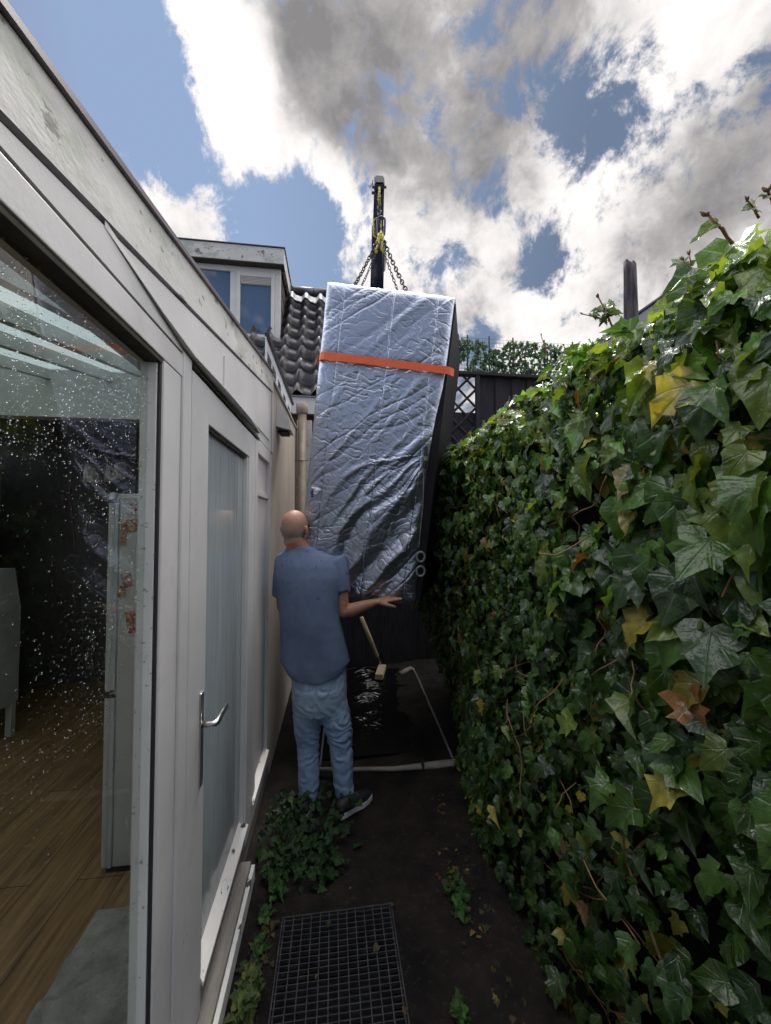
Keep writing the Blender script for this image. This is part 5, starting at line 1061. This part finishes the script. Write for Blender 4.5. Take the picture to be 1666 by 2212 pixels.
def hedge():
    # dark solid core added behind the leaves to block light
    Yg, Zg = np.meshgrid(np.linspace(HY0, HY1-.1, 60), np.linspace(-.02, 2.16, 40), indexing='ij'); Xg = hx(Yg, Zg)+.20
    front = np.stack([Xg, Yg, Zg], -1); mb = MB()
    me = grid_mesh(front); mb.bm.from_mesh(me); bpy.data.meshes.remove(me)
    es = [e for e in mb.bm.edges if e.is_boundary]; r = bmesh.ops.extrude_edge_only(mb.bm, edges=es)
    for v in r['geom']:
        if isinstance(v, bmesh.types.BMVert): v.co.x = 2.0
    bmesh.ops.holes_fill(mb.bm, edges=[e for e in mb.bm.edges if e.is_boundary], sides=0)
    mb.build('blocking_core', M['core'], hg)
    N1 = 15500
    P = []; Nn = []; T_ = []; S_ = []
    def add(pos, nr, tip, s): P.append(pos); Nn.append(nr); T_.append(tip); S_.append(s)
    def clump(y, z): return fbm(y*5, z*5, 0, 3, 91)
    # front
    n = N1; y = RS.uniform(HY0, HY1, n); z = RS.uniform(.0, 2.36, n)
    keep = (RS.rand(n) < np.clip(.80+2.2*clump(y, z), .12, 1)) & ~((z < 1.0) & (y < 1.35) & (RS.rand(n) < .55)); y, z = y[keep], z[keep]; n = len(y)
    depth = RS.rand(n)**1.4*.16+clump(y, z)*-.10
    pos = np.c_[hx(y, z)+depth-.02, y, z]
    nr = np.c_[-1+RS.randn(n)*.30, RS.randn(n)*.42-.15, .45+RS.randn(n)*.35]; tip = np.c_[-.25+RS.randn(n)*.3, RS.randn(n)*.55, -1+RS.randn(n)*.35]
    s = (.028+.056*RS.rand(n)**1.3)*(1+.85*np.clip((1.9-y)/1.0, 0, 1)*np.clip((z-.6)/.8, .2, 1)*(RS.rand(n) < .6)); add(pos, nr, tip, s)
    # top
    n = 4200; y = RS.uniform(HY0, HY1, n); x = RS.uniform(.0, 1.0, n); x = hx(y, np.full(n, 2.1))+x*.95-.05; h = htop(y, x)-.10*np.clip((x-1.6), 0, 1); z = h-RS.rand(n)**1.5*.14-.22*np.clip((.98-x)/.3, 0, 1)**2
    add(np.c_[x, y, z], np.c_[-.35+RS.randn(n)*.45, RS.randn(n)*.45-.25, 1+RS.randn(n)*.3], np.c_[-.6+RS.randn(n)*.6, RS.randn(n)*.7, -.5+RS.randn(n)*.4], RS.uniform(.04, .085, n))
    # far end
    n = 2200; z = RS.uniform(.1, 2.2, n); x = hx(np.full(n, HY1), z)+RS.rand(n)*.9
    add(np.c_[x, HY1-.12+RS.rand(n)*.12, z], np.c_[RS.randn(n)*.4-.2, .5+RS.randn(n)*.6, .4+RS.randn(n)*.3], np.c_[RS.randn(n)*.4, RS.randn(n)*.4, -np.ones(n)], RS.uniform(.04, .07, n))
    pos = np.vstack(P); nr = np.vstack(Nn); tip = np.vstack(T_); s = np.concatenate(S_); n = len(pos)
    sh = RS.choice(4, n, p=[.22, .38, .12, .28])
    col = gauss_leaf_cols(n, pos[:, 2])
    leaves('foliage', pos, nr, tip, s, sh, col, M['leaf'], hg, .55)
    # stems creeping along the face
    for i in range(110):
        y = random.uniform(HY0+.2, HY1-.1); z = random.uniform(.1, 2.1); a = random.uniform(-1.2, 1.6); pts_ = []
        L_ = random.uniform(.15, .6); red = i % 2
        off = random.uniform(-.01, .07) if red else random.uniform(.0, .1)
        for k in range(8):
            x = float(hx(np.array([y]), np.array([z]))[0])+off-.01+.015*math.sin(k*1.3+i); pts_.append((x, y, z)); a += random.uniform(-.35, .35); y += math.cos(a)*L_/7; z += math.sin(a)*L_/7
            if z > 2.2 or z < .02: z = min(max(z, .02), 2.2)
        MB().tube(pts_, [.0024-.0001*k for k in range(8)] if red else [.0045-.0004*k for k in range(8)], 6).build('young_stem' if red else 'stem', M['twig_red' if red else 'twig'], hg, True)
    # sprigs that stick out against the sky, in photo order: base, bud
    lp_, ln_, lt_, ls_, lc_ = [], [], [], [], []
    for bx, by, tx, ty, d, th, lv in ((1330, 720, 1292, 640, 1.55, .0045, 6), (1310, 690, 1258, 678, 1.55, .003, 4), (1590, 535, 1528, 462, 1.02, .005, 1), (1575, 590, 1545, 545, 1.05, .003, 2), (1500, 610, 1476, 560, 1.2, .003, 1), (1492, 612, 1489, 548, 1.2, .0035, 0),
                                      (1185, 780, 1169, 724, 2.0, .003, 1), (1108, 900, 1100, 860, 2.2, .004, 3), (1640, 470, 1614, 432, .95, .003, 2), (1672, 440, 1660, 410, .9, .004, 2), (1040, 960, 1032, 930, 2.8, .004, 2), (965, 1000, 960, 968, 3.2, .004, 2), (1230, 780, 1218, 745, 1.8, .003, 3)):
        a = at(bx, by, d); b = at(tx, ty, d*.98); mid = a.lerp(b, .5)+Vector((random.uniform(-.01, .01), 0, .008))
        kn = a.lerp(b, .62)+Vector((random.uniform(-.006, .006), 0, 0)); spo = MB().tube([a, a.lerp(b, .3), mid, kn, b], [th*1.15, th*.8, th*1.0, th*.72, th*.62], 7).build('sprig', M['twig_red'], hg, True)
        bd = MB(); q_ = (b-a).normalized()
        for k in range(4): w_ = Vector((random.uniform(-1, 1), random.uniform(-1, 1), random.uniform(-.6, .6)))*th; bd.tube([b-q_*th, b+q_*th*.6+w_*.9, b+q_*th*random.uniform(1.6, 3.2)+w_*1.6], [th*.6, th*.95, th*.25], 6)
        bo = bd.build('bud', M['twig'], hg, True); bo.parent = spo; bo.location = (0, 0, 0)
        for k in range(lv):
            q = a.lerp(b, random.uniform(.1, .85)); lp_.append(q[:]); ln_.append((random.uniform(-.8, .3), random.uniform(-1, -.2), random.uniform(.2, 1))); lt_.append((random.uniform(-1, 1), random.uniform(-.4, .2), random.uniform(-.6, .5))); ls_.append(random.uniform(.035, .065)); lc_.append((.05, .085, .02))
    for bx, by, tx, ty, d, col_ in ((1220, 815, 1232, 798, 1.8, (.55, .50, .03)), (1640, 600, 1580, 735, .85, (.5, .38, .12)), (1668, 620, 1640, 730, .85, (.5, .36, .12)), (1490, 950, 1500, 985, 1.1, (.45, .27, .08)), (1163, 900, 1165, 915, 2.1, (.75, .20, .02)), (1210, 812, 1205, 826, 1.8, (.42, .45, .03)),
                                    (1600, 735, 1553, 718, .85, (.5, .36, .10)), (1655, 740, 1620, 748, .85, (.5, .36, .10))):
        a = at(bx, by, d); b = at(tx, ty, d); lp_.append(a[:]); ln_.append((-.5, -.9, .4)); lt_.append((b-a)[:]); ls_.append(.045 if d > 1 else .04); lc_.append(col_)
    leaves('sprig_leaves', np.array(lp_), np.array(ln_, float), np.array(lt_, float), np.array(ls_), RS.randint(0, 4, len(lp_)), np.array(lc_), M['leaf'], hg, .3)
    for P2 in ([(1666, 745), (1640, 752), (1600, 775), (1553, 770), (1548, 735)], [(1666, 770), (1645, 768), (1628, 765)], [(1450, 1018), (1500, 1000), (1506, 985), (1497, 960)], [(1270, 1160), (1230, 1185), (1200, 1200), (1165, 1195)], [(1650, 1130), (1600, 1200), (1560, 1290)], [(1380, 1450), (1340, 1500), (1310, 1530), (1290, 1560)], [(1570, 1520), (1560, 1580), (1520, 1620)]):
        MB().tube([at(x, y, .84 if P2[0][0] > 1600 else 1.15 if P2[0][0] > 1400 else 1.35) for x, y in P2], .0022, 6).build('tendril', M['twig_red'], hg, True)
hedge()
# ================================================================== PLANTS ON THE GROUND
def patch(name, label, cat, spots, sizes, cols, mt, hgt=.1, kind=None, flat=.6):
    P = []
    for (px, py, rpx, cnt) in spots:
        c = onz(px, py, 0); r = rpx*K*(c-CAM).dot(FW)
        a = RS.rand(cnt)*6.283; q = np.sqrt(RS.rand(cnt))*r; P.append(np.c_[c.x+q*np.cos(a), c.y+q*np.sin(a)*1.5, .012+RS.rand(cnt)*hgt*(1-q/r*.6)])
    P = np.vstack(P); P = P[(P[:, 0] > X0+.03) | (P[:, 1] > 1.97)]; P = P[P[:, 0] > X0+.03]; n = len(P)
    col = np.array([cols[i] for i in RS.randint(0, len(cols), n)])*(.6+.8*RS.rand(n, 1))
    o = empty(name, (float(P[:, 0].mean()), float(P[:, 1].mean()), 0), label=label, cat=cat) if kind is None else None
    f = leaves('foliage' if o else name, P, np.c_[RS.randn(n)*.45, RS.randn(n)*.45-.2, np.ones(n)*flat+RS.rand(n)*.4], np.c_[RS.randn(n), RS.randn(n), RS.randn(n)*.3-.1], RS.uniform(*sizes, n), RS.randint(0, 4, n), col, mt, o)
    if o:
        pass
    else: tag(f, label, cat, kind='stuff')
G1 = [(.016, .042, .014), (.013, .032, .015), (.022, .052, .014)]; G2 = [(.04, .10, .02), (.03, .07, .02)]; BR_ = [(.09, .05, .022), (.06, .038, .018), (.16, .12, .035), (.03, .045, .018), (.05, .04, .02)]
patch('ground_plant', 'leafy green weeds spreading round the man\'s feet beside the wall', 'plant', [(632, 1800, 55, 62), (700, 1800, 60, 40), (612, 1765, 34, 36), (748, 1768, 34, 20), (655, 1752, 36, 34), (690, 1770, 64, 34), (590, 1840, 30, 18), (720, 1830, 50, 18)], (.015, .060), G1, M['leaf_ground'], .14)
patch('ground_plant', 'round leaved weeds on bare soil beyond the left corner of the grate', 'plant', [(690, 1880, 40, 34), (655, 1860, 50, 50), (595, 1880, 22, 30)], (.03, .07), G1, M['leaf_ground'], .07)
patch('ground_plant', 'bright green seedlings between the sill and the grate', 'plant', [(598, 1935, 14, 30), (562, 2060, 14, 32), (572, 1990, 10, 14)], (.018, .035), G2, M['leaf_ground'], .05)
patch('ground_plant', 'small yellow green weeds in the bottom left corner beside the grate', 'plant', [(540, 2150, 22, 70), (525, 2200, 20, 60)], (.02, .04), [(.08, .11, .025), (.04, .07, .02)], M['leaf_ground'], .06)
patch('ground_plant', 'bright green seedling cluster among brown leaves at the foot of the hedge', 'plant', [(985, 1930, 26, 36), (1000, 1985, 12, 12)], (.02, .045), G2, M['leaf_ground'], .05)
patch('ground_plant', 'pale green sprout near the bottom edge of the picture right of the grate', 'plant', [(995, 2200, 16, 26)], (.02, .04), G2, M['leaf_ground'], .04)
patch('leaf_litter', 'fallen brown and yellow leaves scattered on the dark soil', 'leaves', [(985, 1890, 45, 40), (1080, 2010, 50, 45), (1040, 2040, 60, 16), (700, 1960, 120, 5), (900, 2050, 90, 3), (545, 2080, 30, 22), (1130, 2170, 60, 34), (950, 1735, 26, 8), (580, 2000, 20, 14), (1020, 1800, 40, 14)], (.01, .032), BR_, M['leaf_ground'], .012, 'stuff', 1.5)
